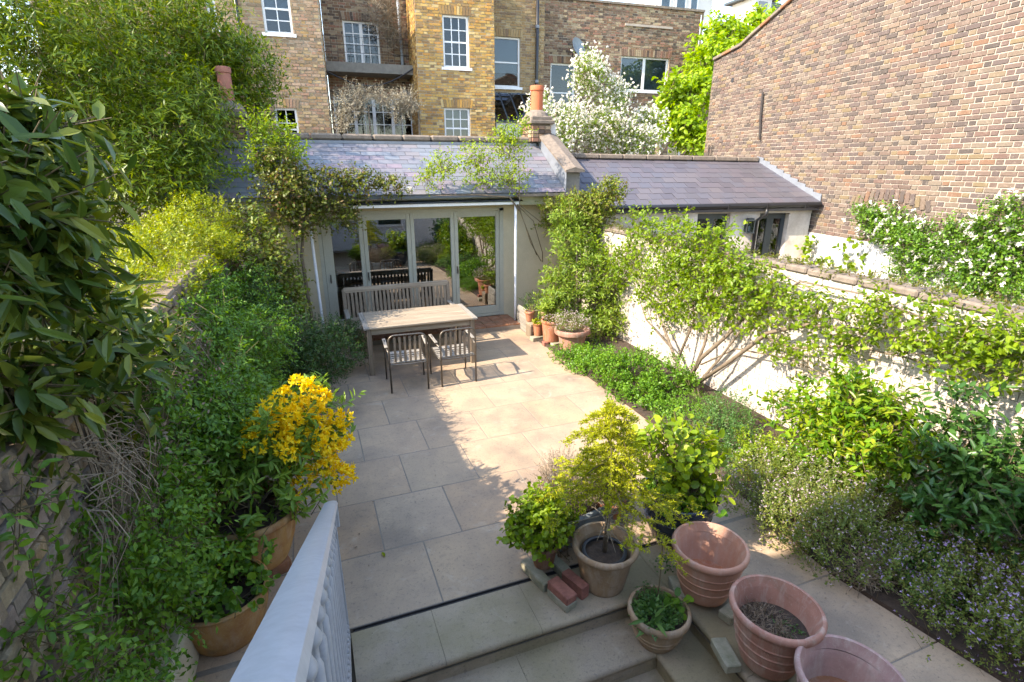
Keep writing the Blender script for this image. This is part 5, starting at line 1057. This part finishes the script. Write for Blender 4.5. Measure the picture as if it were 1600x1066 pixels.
kk = 34; D = unit(q.normal(size=(kk, 3))+[0, -.5, .3]); me = leafmesh('petals', np.zeros((kk, 3)), D, q.normal(size=(kk, 3)), np.full(kk, .075), np.full(kk, .065), 'round', M['fl_white']); link('petals', me, wr); mb = MB(); mb.tube([(0, 0, 0), (.01, .05, -.12), (.03, .15, -.1)], .004, 5); mb.build('stalk', M['stem'], wr)
plant('young_climber', 'fresh lime green climber rising above the left end of the canopy onto the slates', 'climber', [B(425, 215, 9.4, .30, .25, .28), B(450, 240, 9.3, .28, .2, .22), B(410, 250, 9.3, .2, .2, .2), B(400, 200, 9.4, .14, .12, .2), B(372, 272, 9.3, .16, .1, .06)],
      2400, (.058, .030), 'lf_lime', 112, per=5, twig=.16, shell=.2, shape='oval', stems=.4, base=(-.3, 9.3, 2.3), trunk=[([(-.1, 9.2, 2.2), (-.3, 9.3, 2.7), (-.4, 9.4, 3.2)], [.014, .01, .005])])
plant('canopy_climber', 'airy bright green climber trained over the right half of the canopy roof', 'climber', [B(690, 262, 9.35, .28, .25, .18), B(740, 250, 9.45, .32, .25, .22), B(795, 235, 9.55, .3, .25, .35), B(800, 280, 9.35, .25, .2, .2), B(665, 280, 9.3, .18, .15, .1), B(760, 282, 9.3, .35, .2, .1), B(815, 205, 9.6, .15, .15, .2), B(785, 210, 9.6, .14, .15, .18)],
      3300, (.052, .030), 'lf_lime', 113, per=5, twig=.17, shell=.15, shape='oval', stems=.45, base=(3.0, 9.3, 2.4), trunk=[([(3.7, 9.25, 2.2), (3.5, 9.25, 2.45), (2.9, 9.25, 2.5), (2.1, 9.3, 2.5)], [.018, .015, .012, .005]), ([(3.7, 9.25, 2.2), (3.75, 9.4, 2.7), (3.8, 9.55, 3.2)], [.014, .01, .004])])
stems_obj('bare_climber_stems', 'bare brown climber stems arching from the right canopy post to the tall shrub', 'stems', [[(3.68, 9.3, 2.3), (3.85, 9.3, 1.9), (4.1, 9.35, 1.35)], [(3.7, 9.3, 2.28), (4.0, 9.3, 2.0), (4.22, 9.35, 1.4), (4.25, 9.4, 1.2)], [(3.72, 9.3, 2.25), (3.95, 9.3, 1.6), (4.2, 9.35, 1.22)], [(3.72, 9.3, 2.3), (4.2, 9.35, 1.95), (4.6, 9.4, 1.8)]], [.010, .009, .006, .004][:1]*1+[.008]*3 if False else .008, 'stem', (3.7, 9.3, 0))
# --- tall shrub by the pots
plant('tall_shrub', 'tall light green willow leaved shrub behind the terracotta pots by the white wall', 'shrub', clumps([B(905, 400, 8.3, .48, .42, .45), B(930, 450, 8.0, .48, .45, .45), B(880, 445, 8.3, .36, .4, .35), B(900, 350, 8.6, .38, .35, .3), B(955, 490, 7.7, .3, .35, .3), B(870, 480, 8.4, .28, .3, .25), B(925, 510, 7.9, .35, .3, .22)], 5, .45, 6),
      9500, (.085, .026), 'lf_shrub', 114, per=8, twig=.2, shell=.25, shape='oval', stems=.4, base=(4.45, 8.2, 0), droop=.15, trunk=[([(4.45, 8.2, 0), (4.4, 8.2, .8), (4.35, 8.2, 1.7)], [.04, .03, .01]), ([(4.45, 8.2, 0), (4.65, 8.1, .7), (4.7, 8.0, 1.4)], [.03, .02, .01])])
plant('corner_climber', 'dark leaved climber on the cream wall and pier above the tall shrub', 'climber', [B(870, 325, 9.2, .3, .15, .16), B(905, 320, 8.9, .35, .25, .22), B(860, 350, 9.4, .22, .12, .14), B(940, 315, 8.6, .26, .25, .2), B(955, 300, 8.6, .2, .2, .2), B(925, 345, 8.7, .36, .3, .25)], 5200, (.055, .034), 'lf_rose', 115, per=5, twig=.15, shell=.25, shape='oval', stems=.3, base=(4.7, 8.9, 0), trunk=[([(4.8, 8.8, 0), (4.8, 8.8, 1.2), (4.75, 8.8, 2.3)], [.03, .025, .01])])
plant('small_myrtle', 'small dark bush growing out of the timber planter', 'bush', [(3.95, 9.0, .5, .25, .22, .16)], 1600, (.028, .014), 'lf_ivyd', 116, twig=.08, stems=.2, base=(3.95, 9.0, .36))
# --- climber trained on the white wall
XW = 4.88
def W(px, py, x=XW): return tuple(onX(px, py, x))
trk = [([(4.62, 5.15, .03), W(1078, 590, 4.7), W(1095, 560, 4.75), W(1130, 530, 4.8), W(1160, 500), W(1200, 470)], [.045, .036, .03, .024, .018, .010]),
       ([(4.60, 5.2, .03), W(1070, 590, 4.7), W(1055, 560, 4.75), W(1040, 520, 4.8), W(1020, 470)], [.04, .03, .025, .018, .01]),
       ([W(1080, 605, 4.68), W(1140, 565, 4.75), W(1200, 520, 4.8), W(1260, 508, 4.84), W(1340, 515), W(1440, 535), W(1560, 585), W(1640, 600)], [.028, .026, .024, .022, .018, .014, .010, .008]),
       ([W(1080, 590, 4.7), W(1100, 540, 4.75), W(1110, 500), W(1105, 450), W(1130, 400)], [.025, .02, .016, .012, .006]),
       ([W(1060, 560, 4.75), W(1085, 500), W(1080, 440), W(1060, 400)], [.02, .016, .012, .006]), ([W(1050, 545, 4.76), W(1010, 500), W(990, 440)], [.016, .012, .006]),
       ([W(1190, 525, 4.8), W(1240, 545), W(1330, 540), W(1420, 560), W(1500, 590)], [.014, .012, .01, .008, .004]), ([W(1270, 508), W(1280, 480), W(1265, 450), W(1220, 430)], [.018, .014, .010, .006]),
       ([W(1160, 500), W(1250, 440), W(1350, 460), W(1450, 500), W(1560, 520)], [.012, .012, .01, .008, .004]), ([(4.64, 5.1, .03), W(1090, 600, 4.7), W(1125, 560, 4.75), W(1170, 500), W(1190, 440)], [.022, .02, .016, .012, .006]),
       ([W(1095, 570, 4.75), W(1150, 545), W(1230, 560), W(1300, 590)], [.012, .010, .008, .004])]
clb = []
XT = ((930, 380, .35, .3), (960, 430, .38, .34), (1010, 440, .38, .34), (1070, 420, .4, .32), (1130, 430, .36, .28), (1020, 375, .35, .24), (1080, 475, .3, .24), (1175, 455, .28, .22))
for (px, py, r1, r2) in ((985, 400, .4, .36), (1040, 420, .45, .42), (1090, 395, .42, .3), (1100, 450, .42, .36), (1040, 480, .3, .3), (1150, 425, .35, .24), (1160, 470, .3, .28), (1060, 360, .3, .2), (1120, 370, .3, .18), (1000, 350, .3, .2), (1210, 455, .26, .16), (1240, 490, .26, .22), (1280, 480, .24, .15), (1330, 512, .26, .15), (1375, 488, .2, .12), (1400, 525, .22, .12), (1450, 548, .25, .12), (1500, 525, .25, .14), (1540, 540, .26, .22), (1590, 530, .25, .14), (1180, 510, .18, .14), (1260, 560, .14, .12), (1560, 580, .2, .14), (1440, 500, .2, .12), (1310, 545, .2, .10), (1480, 580, .16, .10), (1620, 560, .25, .25), (1130, 490, .3, .2), (1215, 545, .14, .10), (1090, 510, .14, .14))+XT:
    x = XW-.06 if py > 400 or px > 1150 else XW; p = onX(px, py, x-.04); clb.append((*p, .13, r1*1.05, r2))
wclip = lambda P: (P[:, 0] < 5.0) | (P[:, 2] > 1.97)
plant('wall_trained_tree', 'small leaved climbing tree with bare grey limbs spread flat over the white garden wall', 'climbing tree', clb, 12500, (.056, .036), 'lf_climb', 117, per=6, twig=.16, shell=.12, out=.5, shape='oval', nobj=200, stems=.4, srad=.003, base=(4.62, 5.15, 0), trunk=trk, clip=wclip, lump=.35)
# --- ground cover and border
plant('ground_cover', 'bright green low leafy ground cover at the edge of the patio beside the pots', 'ground cover', clumps([(3.95, 6.75, .18, .5, .62, .26), (4.1, 6.0, .2, .48, .6, .26), (4.35, 5.5, .25, .35, .5, .28), (3.75, 7.1, .12, .3, .4, .16), (3.9, 5.7, .1, .34, .45, .14), (3.92, 5.1, .1, .26, .4, .12)], 9, .36, 7), 15000, (.036, .026), 'lf_ground', 118, per=5, twig=.08, up=.9, shell=.6, stems=.2, base=(4, 6.4, 0), shape='diamond')
plant('low_herb', 'low bright green creeping herb at the foot of the climbing tree', 'herb', [(4.05, 4.75, .07, .35, .36, .10), (4.35, 5.0, .08, .3, .3, .12)], 6500, (.022, .013), 'lf_ground', 119, per=5, twig=.05, up=.9, shell=.7, stems=0, base=(4.1, 4.8, 0))
plant('marjoram', 'fine leaved mid green herb clump along the border between creeping herb and lime clump', 'herb', [(4.05, 4.05, .14, .38, .38, .2), (4.35, 4.3, .22, .3, .3, .24), (3.85, 3.8, .1, .26, .3, .14)], 9500, (.026, .014), 'lf_herb', 120, per=6, twig=.09, up=1.0, shell=.6, stems=.15, base=(4.1, 4.1, 0))
plant('lime_spurge', 'rounded yellow lime clump in the border beside the fine leaved herb', 'spurge', [(4.08, 3.42, .16, .30, .32, .22)], 4200, (.032, .020), 'lf_lime', 121, per=6, twig=.08, up=1.0, shell=.6, stems=.2, base=(4.1, 3.4, 0))
plant('lime_mound', 'small rounded lime green mound at the foot of the glossy shrub behind the pink heath', 'plant', clumps([(4.1, 3.05, .30, .26, .26, .20), (4.3, 2.65, .36, .26, .26, .22)], 4, .5, 14), 3600, (.034, .018), 'lf_lime', 161, per=6, twig=.09, up=.9, shell=.5, stems=.2, base=(4.2, 2.9, 0))
plant('pink_heath', 'pale pink flowering heath clump half in the sun at the edge of the paving', 'heath', [(3.66, 3.05, .2, .40, .36, .28), (3.58, 2.62, .2, .38, .34, .28), (4.0, 2.75, .26, .40, .36, .32), (4.15, 2.35, .24, .38, .32, .3), (3.66, 2.25, .2, .38, .28, .27)], 34000, (.024, .010), 'lf_heath', 122, per=9, twig=.12, up=1.1, shell=.5, stems=.3, srad=.0015, base=(3.9, 2.7, 0), flowers=(1700, 'fl_lilac', 4, .014, .009))
plant('purple_heath', 'deep purple flowering heath clump in the shade at the bottom right corner', 'heath', [(3.85, 1.45, .18, .38, .36, .26), (4.3, 1.6, .25, .36, .36, .3), (4.1, 1.1, .2, .42, .36, .3), (3.85, 1.85, .18, .30, .24, .22)], 24000, (.024, .010), 'lf_heath', 123, per=9, twig=.12, up=1.1, shell=.5, stems=.3, srad=.0015, base=(4.0, 1.4, 0), flowers=(1500, 'fl_purple', 4, .015, .010))
plant('evergreen_viburnum', 'sunlit glossy bright green shrub against the white wall in the right border', 'shrub', clumps([(4.45, 3.20, .6, .36, .40, .36), (4.5, 2.85, .92, .36, .40, .36), (4.3, 2.85, .58, .36, .42, .34), (4.62, 3.65, .42, .16, .25, .13), (4.35, 2.45, .7, .32, .3, .32), (4.72, 4.0, .45, .08, .2, .08), (4.15, 3.1, .42, .26, .28, .22)], 5, .45, 11), 5800, (.078, .032), 'lf_vib', 124, per=7, twig=.17, shell=.3, up=.6, shape='oval', nobj=300, stems=.5, base=(4.5, 3.1, 0), clip=lambda P: P[:, 0] < 4.98, trunk=[([(4.5, 3.1, 0), (4.5, 3.1, .6), (4.5, 3.0, 1.1)], [.025, .018, .008]), ([(4.45, 3.1, 0), (4.4, 2.7, .5), (4.4, 2.5, .8)], [.02, .014, .008])])
plant('dark_camellia', 'shaded dark green glossy shrub at the right edge of the picture', 'shrub', clumps([(4.55, 2.15, .95, .36, .36, .40), (4.4, 1.8, .8, .40, .34, .42), (4.6, 1.6, 1.1, .36, .34, .42), (4.25, 2.05, .55, .3, .28, .28), (4.5, 1.35, .7, .4, .3, .4)], 5, .45, 10), 4600, (.085, .036), 'lf_vibd', 125, per=7, twig=.17, shell=.3, up=.5, shape='oval', nobj=260, stems=.5, base=(4.5, 1.9, 0), clip=lambda P: P[:, 0] < 4.98, trunk=[([(4.5, 1.9, 0), (4.5, 1.9, .6), (4.5, 1.8, 1.1)], [.025, .018, .008])])
# --- clematis on the gable
gcl = lambda u, z, r1, r2, off=.16: (*gp(u, z, off), .2, r1, r2)
plant('white_clematis', 'dark green clematis covered in white star flowers on the foot of the gable wall', 'clematis', clumps([gcl(-1.9, 2.05, .5, .38), gcl(-2.6, 1.95, .6, .5), gcl(-3.3, 1.9, .6, .55), gcl(-3.9, 1.9, .6, .6), gcl(-2.3, 1.45, .5, .35), gcl(-3.1, 1.35, .6, .4), gcl(-3.8, 1.3, .6, .45), gcl(-1.4, 2.2, .3, .16), gcl(-4.6, 1.8, .6, .7)], 5, .45, 8),
      26000, (.05, .030), 'lf_ivy', 126, per=6, twig=.16, shell=.4, base=tuple(gp(-3, 0, .2)), stems=.15, flowers=(560, 'fl_white', 6, .065, .030))
plant('wall_vine_sprig', 'thin vine sprigs and trellis growth on the white painted foot of the gable wall', 'vine', [gcl(-.15, 1.35, .14, .3, .06), gcl(-1.1, 1.45, .16, .2, .06), gcl(-.5, 1.05, .3, .12, .08), gcl(-1.2, 1.05, .3, .14, .08)], 420, (.085, .07), 'lf_climb', 127, per=4, twig=.14, shape='round', stems=.8, base=tuple(gp(-.6, 0, .2)))
# --- behind the garden room
plant('white_hawthorn', 'dense tree smothered in white blossom behind the outbuilding roof', 'flowering tree', clumps([B(895, 190, 14, .75, .7, .75), B(950, 205, 14.3, .95, .9, .75), B(915, 130, 14.4, .55, .55, .7), B(1000, 225, 14, .75, .7, .5), B(865, 215, 13.6, .5, .5, .5), B(845, 180, 14.2, .35, .4, .45), B(930, 108, 14.6, .22, .3, .25), B(960, 160, 14.6, .40, .5, .45), B(1010, 185, 14.4, .42, .45, .4)], 7, .42, 5),
      22000, (.055, .03), 'lf_climb', 128, per=6, twig=.25, shell=.35, base=(6.6, 14, 0), stems=.12, srad=.006, trunk=[([(6.6, 14, 0), (6.6, 14, 2.5), (6.7, 14.1, 4.5)], [.14, .11, .03])], flowers=(3300, 'fl_white', 7, .055, .036))
plant('bright_vine_tree', 'bright yellow green broad leaved tree between brown house and gable wall', 'tree', clumps([B(1075, 160, 15.2, .8, .8, .9), B(1110, 110, 15.8, 1.0, .9, .9), B(1150, 60, 16.5, 1.1, .9, .8), B(1090, 215, 14.8, .55, .6, .6), B(1060, 195, 15, .4, .5, .4), B(1120, 60, 16.6, .6, .6, .6), B(1195, 30, 16.5, .5, .5, .45), B(1170, 90, 15.2, .7, .6, .8), B(1050, 140, 15.4, .3, .3, .4)], 6, .42, 9),
      10500, (.17, .11), 'lf_bright', 129, per=5, twig=.35, shell=.45, shape='oval', base=(11.2, 15.4, 0), stems=.2, srad=.01, droop=.3, trunk=[([(11.0, 15.4, 0), (11.0, 15.4, 3), (11.6, 16, 5.5)], [.16, .12, .04]), ([(11.0, 15.4, 2.5), (10.6, 15.1, 3.6)], [.06, .02])])
plant('pale_olive_tree', 'pale grey leafed small tree before the lower bay window, left one of two', 'tree', [B(545, 165, 16.4, .42, .35, .4), B(535, 195, 16.3, .25, .3, .3), B(560, 150, 16.5, .3, .25, .25)], 2600, (.06, .022), 'lf_grey', 130, per=6, twig=.25, shell=.2, stems=.8, srad=.006, stemmat='twigpale', base=(2.0, 16.4, 0), group=None, trunk=[([(2.0, 16.4, 0), (2.0, 16.4, 3), (2.0, 16.4, 4.6)], [.05, .04, .02])])
plant('pale_olive_tree', 'pale grey leafed small tree before the lower bay window, right one of two', 'tree', [B(625, 170, 16.4, .42, .35, .36), B(600, 155, 16.4, .28, .3, .2), B(640, 160, 16.3, .25, .25, .3)], 2200, (.06, .022), 'lf_grey', 131, per=6, twig=.25, shell=.2, stems=.8, srad=.006, stemmat='twigpale', base=(3.4, 16.4, 0), trunk=[([(3.4, 16.4, 0), (3.4, 16.4, 3), (3.4, 16.4, 4.5)], [.05, .04, .02])])
plant('dry_wall_climber', 'leafless pale climber on the brick beside the balcony window', 'climber', [B(600, 20, 18.1, .6, .15, .7), B(612, 55, 18.1, .3, .15, .5)], 2600, (.05, .018), 'lf_dry', 132, per=6, twig=.3, shell=.1, stems=1, srad=.006, stemmat='twigpale', base=(3.8, 18.2, 3))
# --- plants in the pots
plant('scented_geranium', 'bushy yellow green lobed leaved geranium spilling from the small brown pot', 'pot plant', [(1.40, 3.04, .50, .22, .22, .20), (1.32, 3.0, .40, .17, .18, .15), (1.48, 3.05, .42, .15, .16, .15)], 2600, (.038, .032), 'lf_climb', 133, per=5, twig=.08, shell=.4, shape='round', nobj=220, stems=.5, base=(1.42, 3.02, .24), up=.7)
sp = thing('potted_spruce', 'scraggly yellow green dwarf spruce with bare lower twigs in the sandy pot', 'spruce', (1.79, 2.75, .28)); S0 = np.array(sp.location); g = random.Random(8)
tp_ = [(0, 0, 0), (.01, .0, .25), (-.01, .02, .5), (.01, .01, .75), (.0, .03, .98), (.01, .02, 1.22)]
mb = MB(); mb.tube(tp_, [.02, .017, .014, .010, .007, .003], 7); mb.build('trunk', M['bark'], sp, smooth=True)
mb = MB(); pos = []; drr = []; br = MB()
def trunk_at(h): 
    for (a, b) in zip(tp_[:-1], tp_[1:]):
        if a[2] <= h <= b[2]: return Vector(a).lerp(Vector(b), (h-a[2])/(b[2]-a[2]))
    return Vector(tp_[-1])
for k in range(34):
    h = .42+.74*(k/33)**.9; a = k*2.4+g.uniform(-.3, .3); ln = (.56*(1-(h-.42)/.86)**.9+.05)*g.uniform(.5, 1.15); o = trunk_at(h); p = [o]; d = Vector((math.cos(a), math.sin(a), .12))
    for s in range(1, 6): p.append(o+d*ln*s/5+Vector((0, 0, .05*math.sin(s*.8)-.10*(s/5)**2*ln/.4+g.uniform(-.008, .008))))
    br.tube(p, [.005, .0045, .004, .003, .002, .001], 4, cap=False)
    for s in range(1, 6):
        for side in (-1, 1, 0):
            for rep in range(2 if g.random() < .6 else 1):
                fr_ = (s-g.random())/5; q0 = o+d*ln*fr_+Vector((0, 0, p[s].z-o.z-d.z*ln*s/5)); sd_ = Vector((-math.sin(a)*side, math.cos(a)*side, -.15))+d*.8; sd_.normalize(); l2 = ln*(.34-.2*fr_)*g.uniform(.6, 1.2)+.025
                q1 = q0+sd_*l2-Vector((0, 0, .12*l2)); br.tube([q0, q1], [.002, .0008], 3, cap=False)
                nn = int(l2/.0032)
                for j in range(nn): t_ = j/nn; c = q0.lerp(q1, t_); nd = (sd_*.8+Vector((g.gauss(0, 1), g.gauss(0, 1), g.gauss(.3, 1))).normalized()); pos.append(tuple(c)); drr.append(tuple(nd))
for k in range(26):
    h = g.uniform(.20, .42); a = g.uniform(0, 6.28); ln = g.uniform(.12, .34); o = trunk_at(h); p = [o]
    for s in range(1, 5): p.append(p[-1]+Vector((math.cos(a), math.sin(a), g.uniform(-.25, .2)))*ln/4); a += g.uniform(-.35, .35)
    mb.tube(p, [.004, .0035, .003, .002, .001], 4, cap=False)
    for s in (2, 3): mb.tube([p[s], p[s]+Vector((g.uniform(-.06, .06), g.uniform(-.06, .06), g.uniform(-.02, .04)))], [.002, .001], 3, cap=False)
mb.build('bare_twigs', M['twigpale'], sp)['kind'] = 'stuff'; br.build('branches', M['stem'], sp)['kind'] = 'stuff'
pos = np.array(pos); drr = np.array(drr); gg = np.random.default_rng(4); n_ = len(pos)
link('needles', leafmesh('needles', pos, drr, gg.normal(size=(n_, 3)), .024*(.7+.6*gg.random(n_)), np.full(n_, .0075), 'diamond', M['lf_spruce']), sp)['kind'] = 'stuff'
plant('potted_hydrangea', 'hydrangea with large fresh yellow green leaves in the dark blue glazed pot', 'hydrangea', [(2.55, 3.05, .80, .28, .26, .20), (2.75, 3.0, .72, .22, .22, .2), (2.62, 2.9, .55, .26, .2, .12)], 1000, (.068, .050), 'lf_lime', 134, per=4, twig=.12, shell=.3, shape='round', nobj=200, stems=1, srad=.004, base=(2.61, 2.98, .4), up=.7)
plant('pot_weeds', 'low rounded leaves filling the top of the dark blue glazed pot', 'weeds', [(2.62, 2.96, .43, .26, .26, .05)], 500, (.048, .044), 'lf_ground', 135, per=3, twig=.05, shape='round', stems=.2, base=(2.62, 2.96, .36), up=.9)
plant('green_weeds', 'low green weeds in the worn pot on the second step', 'weeds', [(1.965, 2.30, .09, .165, .165, .05)], 2300, (.022, .014), 'lf_herb', 136, per=5, twig=.05, stems=.2, base=(1.965, 2.30, .06), up=1)
plant('bluebell_leaves', 'few broad strap leaves on the left of the worn pot', 'weeds', [(1.90, 2.24, .11, .08, .08, .04)], 26, (.14, .032), 'lf_herb', 137, per=2, twig=.03, shape='oval', stems=0, base=(1.90, 2.24, .06), up=.9)
plant('round_weed', 'round leaved weed at the right rim of the worn pot', 'weeds', [(2.08, 2.28, .13, .08, .07, .03)], 22, (.055, .055), 'lf_ivy', 138, per=2, twig=.04, shape='round', stems=.5, base=(2.06, 2.28, .06))
mb = MB(); mb.tube([(0, 0, 0), (.004, 0, .3), (-.006, .002, .62)], .004, 5); o = mb.build('garden_cane', M['stem'], loc=(1.99, 2.36, .05)); tag(o, 'thin upright cane in the worn pot on the second step', 'cane')
plant('dry_weeds', 'sparse yellowing dry weeds in the middle big pink pot', 'weeds', [(2.36, 1.80, .29, .14, .14, .04)], 1500, (.05, .004), 'lf_dry', 139, per=6, twig=.06, stems=.3, base=(2.36, 1.8, .25), up=1.2)
plant('moss_clump', 'dark green moss and weeds at the front of the middle big pink pot', 'weeds', [(2.46, 1.72, .28, .10, .10, .03)], 900, (.018, .010), 'lf_herb', 140, per=5, twig=.03, stems=0, base=(2.46, 1.72, .25), up=1)
plant('dry_heather', 'dead grey heather in the dark stone trough', 'heather', [(1.95, 3.45, .36, .38, .22, .20), (1.8, 3.5, .42, .2, .2, .2)], 5200, (.02, .006), 'lf_dry', 141, per=8, twig=.14, stems=1, srad=.002, stemmat='twigpale', base=(1.95, 3.45, .18), up=.8)
plant('bronze_weeds', 'reddish green plant in the small pot behind the spruce', 'pot plant', [(2.22, 3.38, .42, .2, .18, .16)], 1500, (.03, .018), 'lf_rose', 142, per=5, twig=.1, stems=.4, base=(2.22, 3.38, .2), up=.9)
plant('paving_weeds', 'small fern like weeds in the paving joint by the blue pot', 'weeds', [(2.40, 2.72, .03, .12, .05, .03), (2.2, 2.98, .02, .1, .04, .03)], 420, (.025, .013), 'lf_herb', 143, per=4, twig=.05, stems=0, base=(2.4, 2.72, 0))
plant('feathery_alpine', 'feathery pinkish white flowered plant in the wide pink bowl by the door', 'pot plant', [(3.99, 7.56, .46, .27, .27, .10)], 3600, (.028, .006), 'lf_heath', 144, per=7, twig=.09, stems=.4, srad=.0015, base=(3.99, 7.56, .33), up=1.2, flowers=(420, 'fl_lilac', 3, .016, .012))
plant('pink_succulent', 'small pink tinged succulents in the tall orange pot by the door', 'succulent', [(3.80, 7.98, .45, .15, .15, .05)], 700, (.03, .016), 'lf_roseb', 145, per=5, twig=.03, stems=0, base=(3.8, 7.98, .4), up=1, flowers=(70, 'fl_lilac', 4, .02, .014))
plant('yellow_succulent', 'yellowish succulent rosettes in the small plain orange pot', 'succulent', [(3.70, 8.33, .31, .10, .09, .05)], 260, (.035, .018), 'lf_privet', 146, per=5, twig=.03, stems=0, base=(3.7, 8.33, .27), up=1)
plant('thin_sprigs', 'thin sprigs in the small left pot on the ledge', 'pot plant', [(3.66, 8.63, .50, .08, .08, .08)], 90, (.03, .014), 'lf_shrub', 147, per=4, twig=.08, stems=1, base=(3.66, 8.63, .42), up=1)
plant('leafy_sprigs', 'leafy sprigs in the small mottled pot and behind it', 'pot plant', [(4.05, 8.45, .52, .18, .15, .10), (3.93, 8.5, .48, .08, .08, .05)], 700, (.035, .022), 'lf_lime', 148, per=5, twig=.08, stems=.5, base=(3.95, 8.5, .42), up=1)
# dark weeds between the pots and under the trough
plant('shade_weeds', 'low dark plants behind the small geranium pot', 'weeds', [(1.60, 3.2, .12, .12, .14, .14)], 1100, (.022, .012), 'lf_dry', 149, per=5, twig=.08, stems=.4, base=(1.6, 3.2, 0), up=.8)
plant('dry_cuttings', 'tangle of dry stalks under the purple heath at the edge of the paving', 'dry stems', [(3.65, 2.02, .12, .22, .12, .10)], 260, (.03, .01), 'lf_dry', 150, per=3, twig=.2, stems=1, srad=.003, stemmat='deadstem', base=(3.65, 2.0, 0), up=.4)
plant('shade_ferns', 'small soft green plants at the foot of the shaded dark shrub', 'weeds', [(4.25, 2.0, .16, .26, .2, .14), (3.95, 1.75, .12, .2, .16, .12)], 2400, (.03, .018), 'lf_herb', 151, per=5, twig=.09, stems=.2, base=(4.2, 2, 0), up=.9)
# fallen leaves
g = random.Random(2)
sp_ = [(g.uniform(-.95, -.35), g.uniform(2.6, 3.15)) for _ in range(9)]+[tuple(onZ(*q, 0)[:2]) for q in ((597, 864), (586, 785), (562, 837), (559, 855), (640, 655), (600, 640), (680, 745), (550, 620), (560, 642), (547, 600))]
for i, (x, y_) in enumerate(sp_):
    q = MB(); q.add([(0, 0, 0), (.012, .02, .006), (.010, .045, .008), (0, .07, .002), (-.012, .045, .009), (-.012, .02, .005)], [(0, 1, 2, 3), (0, 3, 4, 5)])
    s = 1 if i < 10 else .45; q.v = [(a*s, b*s, c*s+.004) for a, b, c in q.v]; o = q.build('fallen_leaf', M['lf_privet'] if i < 10 else M['lf_dry'], loc=(x, y_, .003)); o.rotation_euler = (0, 0, g.uniform(0, 6))
    tag(o, 'curled yellow fallen leaf on the paving between the railing and the bowl' if i < 9 else 'small dry fallen leaf lying on the shaded patio paving', 'leaf', 'fallen leaves by the railing' if i < 9 else 'dry leaves on the patio')
g = np.random.default_rng(77); k = 260
q = np.concatenate([np.c_[g.uniform(-.1, 1.5, 90), g.uniform(3.1, 8.0, 90)], np.c_[g.uniform(2.3, 3.6, 90), g.uniform(8.6, 9.04, 90)], np.c_[g.uniform(3.2, 3.6, 80), g.uniform(2.0, 6.0, 80)]])
P_ = np.c_[q, np.full(k, .006)]; a = g.uniform(0, 6.28, k)
o = link('leaf_litter', leafmesh('leaf_litter', P_, np.c_[np.cos(a), np.sin(a), np.zeros(k)], np.tile([0, 0, 1.0], (k, 1)), g.uniform(.008, .026, k), g.uniform(.005, .014, k), 'diamond', M['lf_dry']))
tag(o, 'scattered crumbs of dry leaf and petals on the paving', 'leaf litter', kind='stuff')
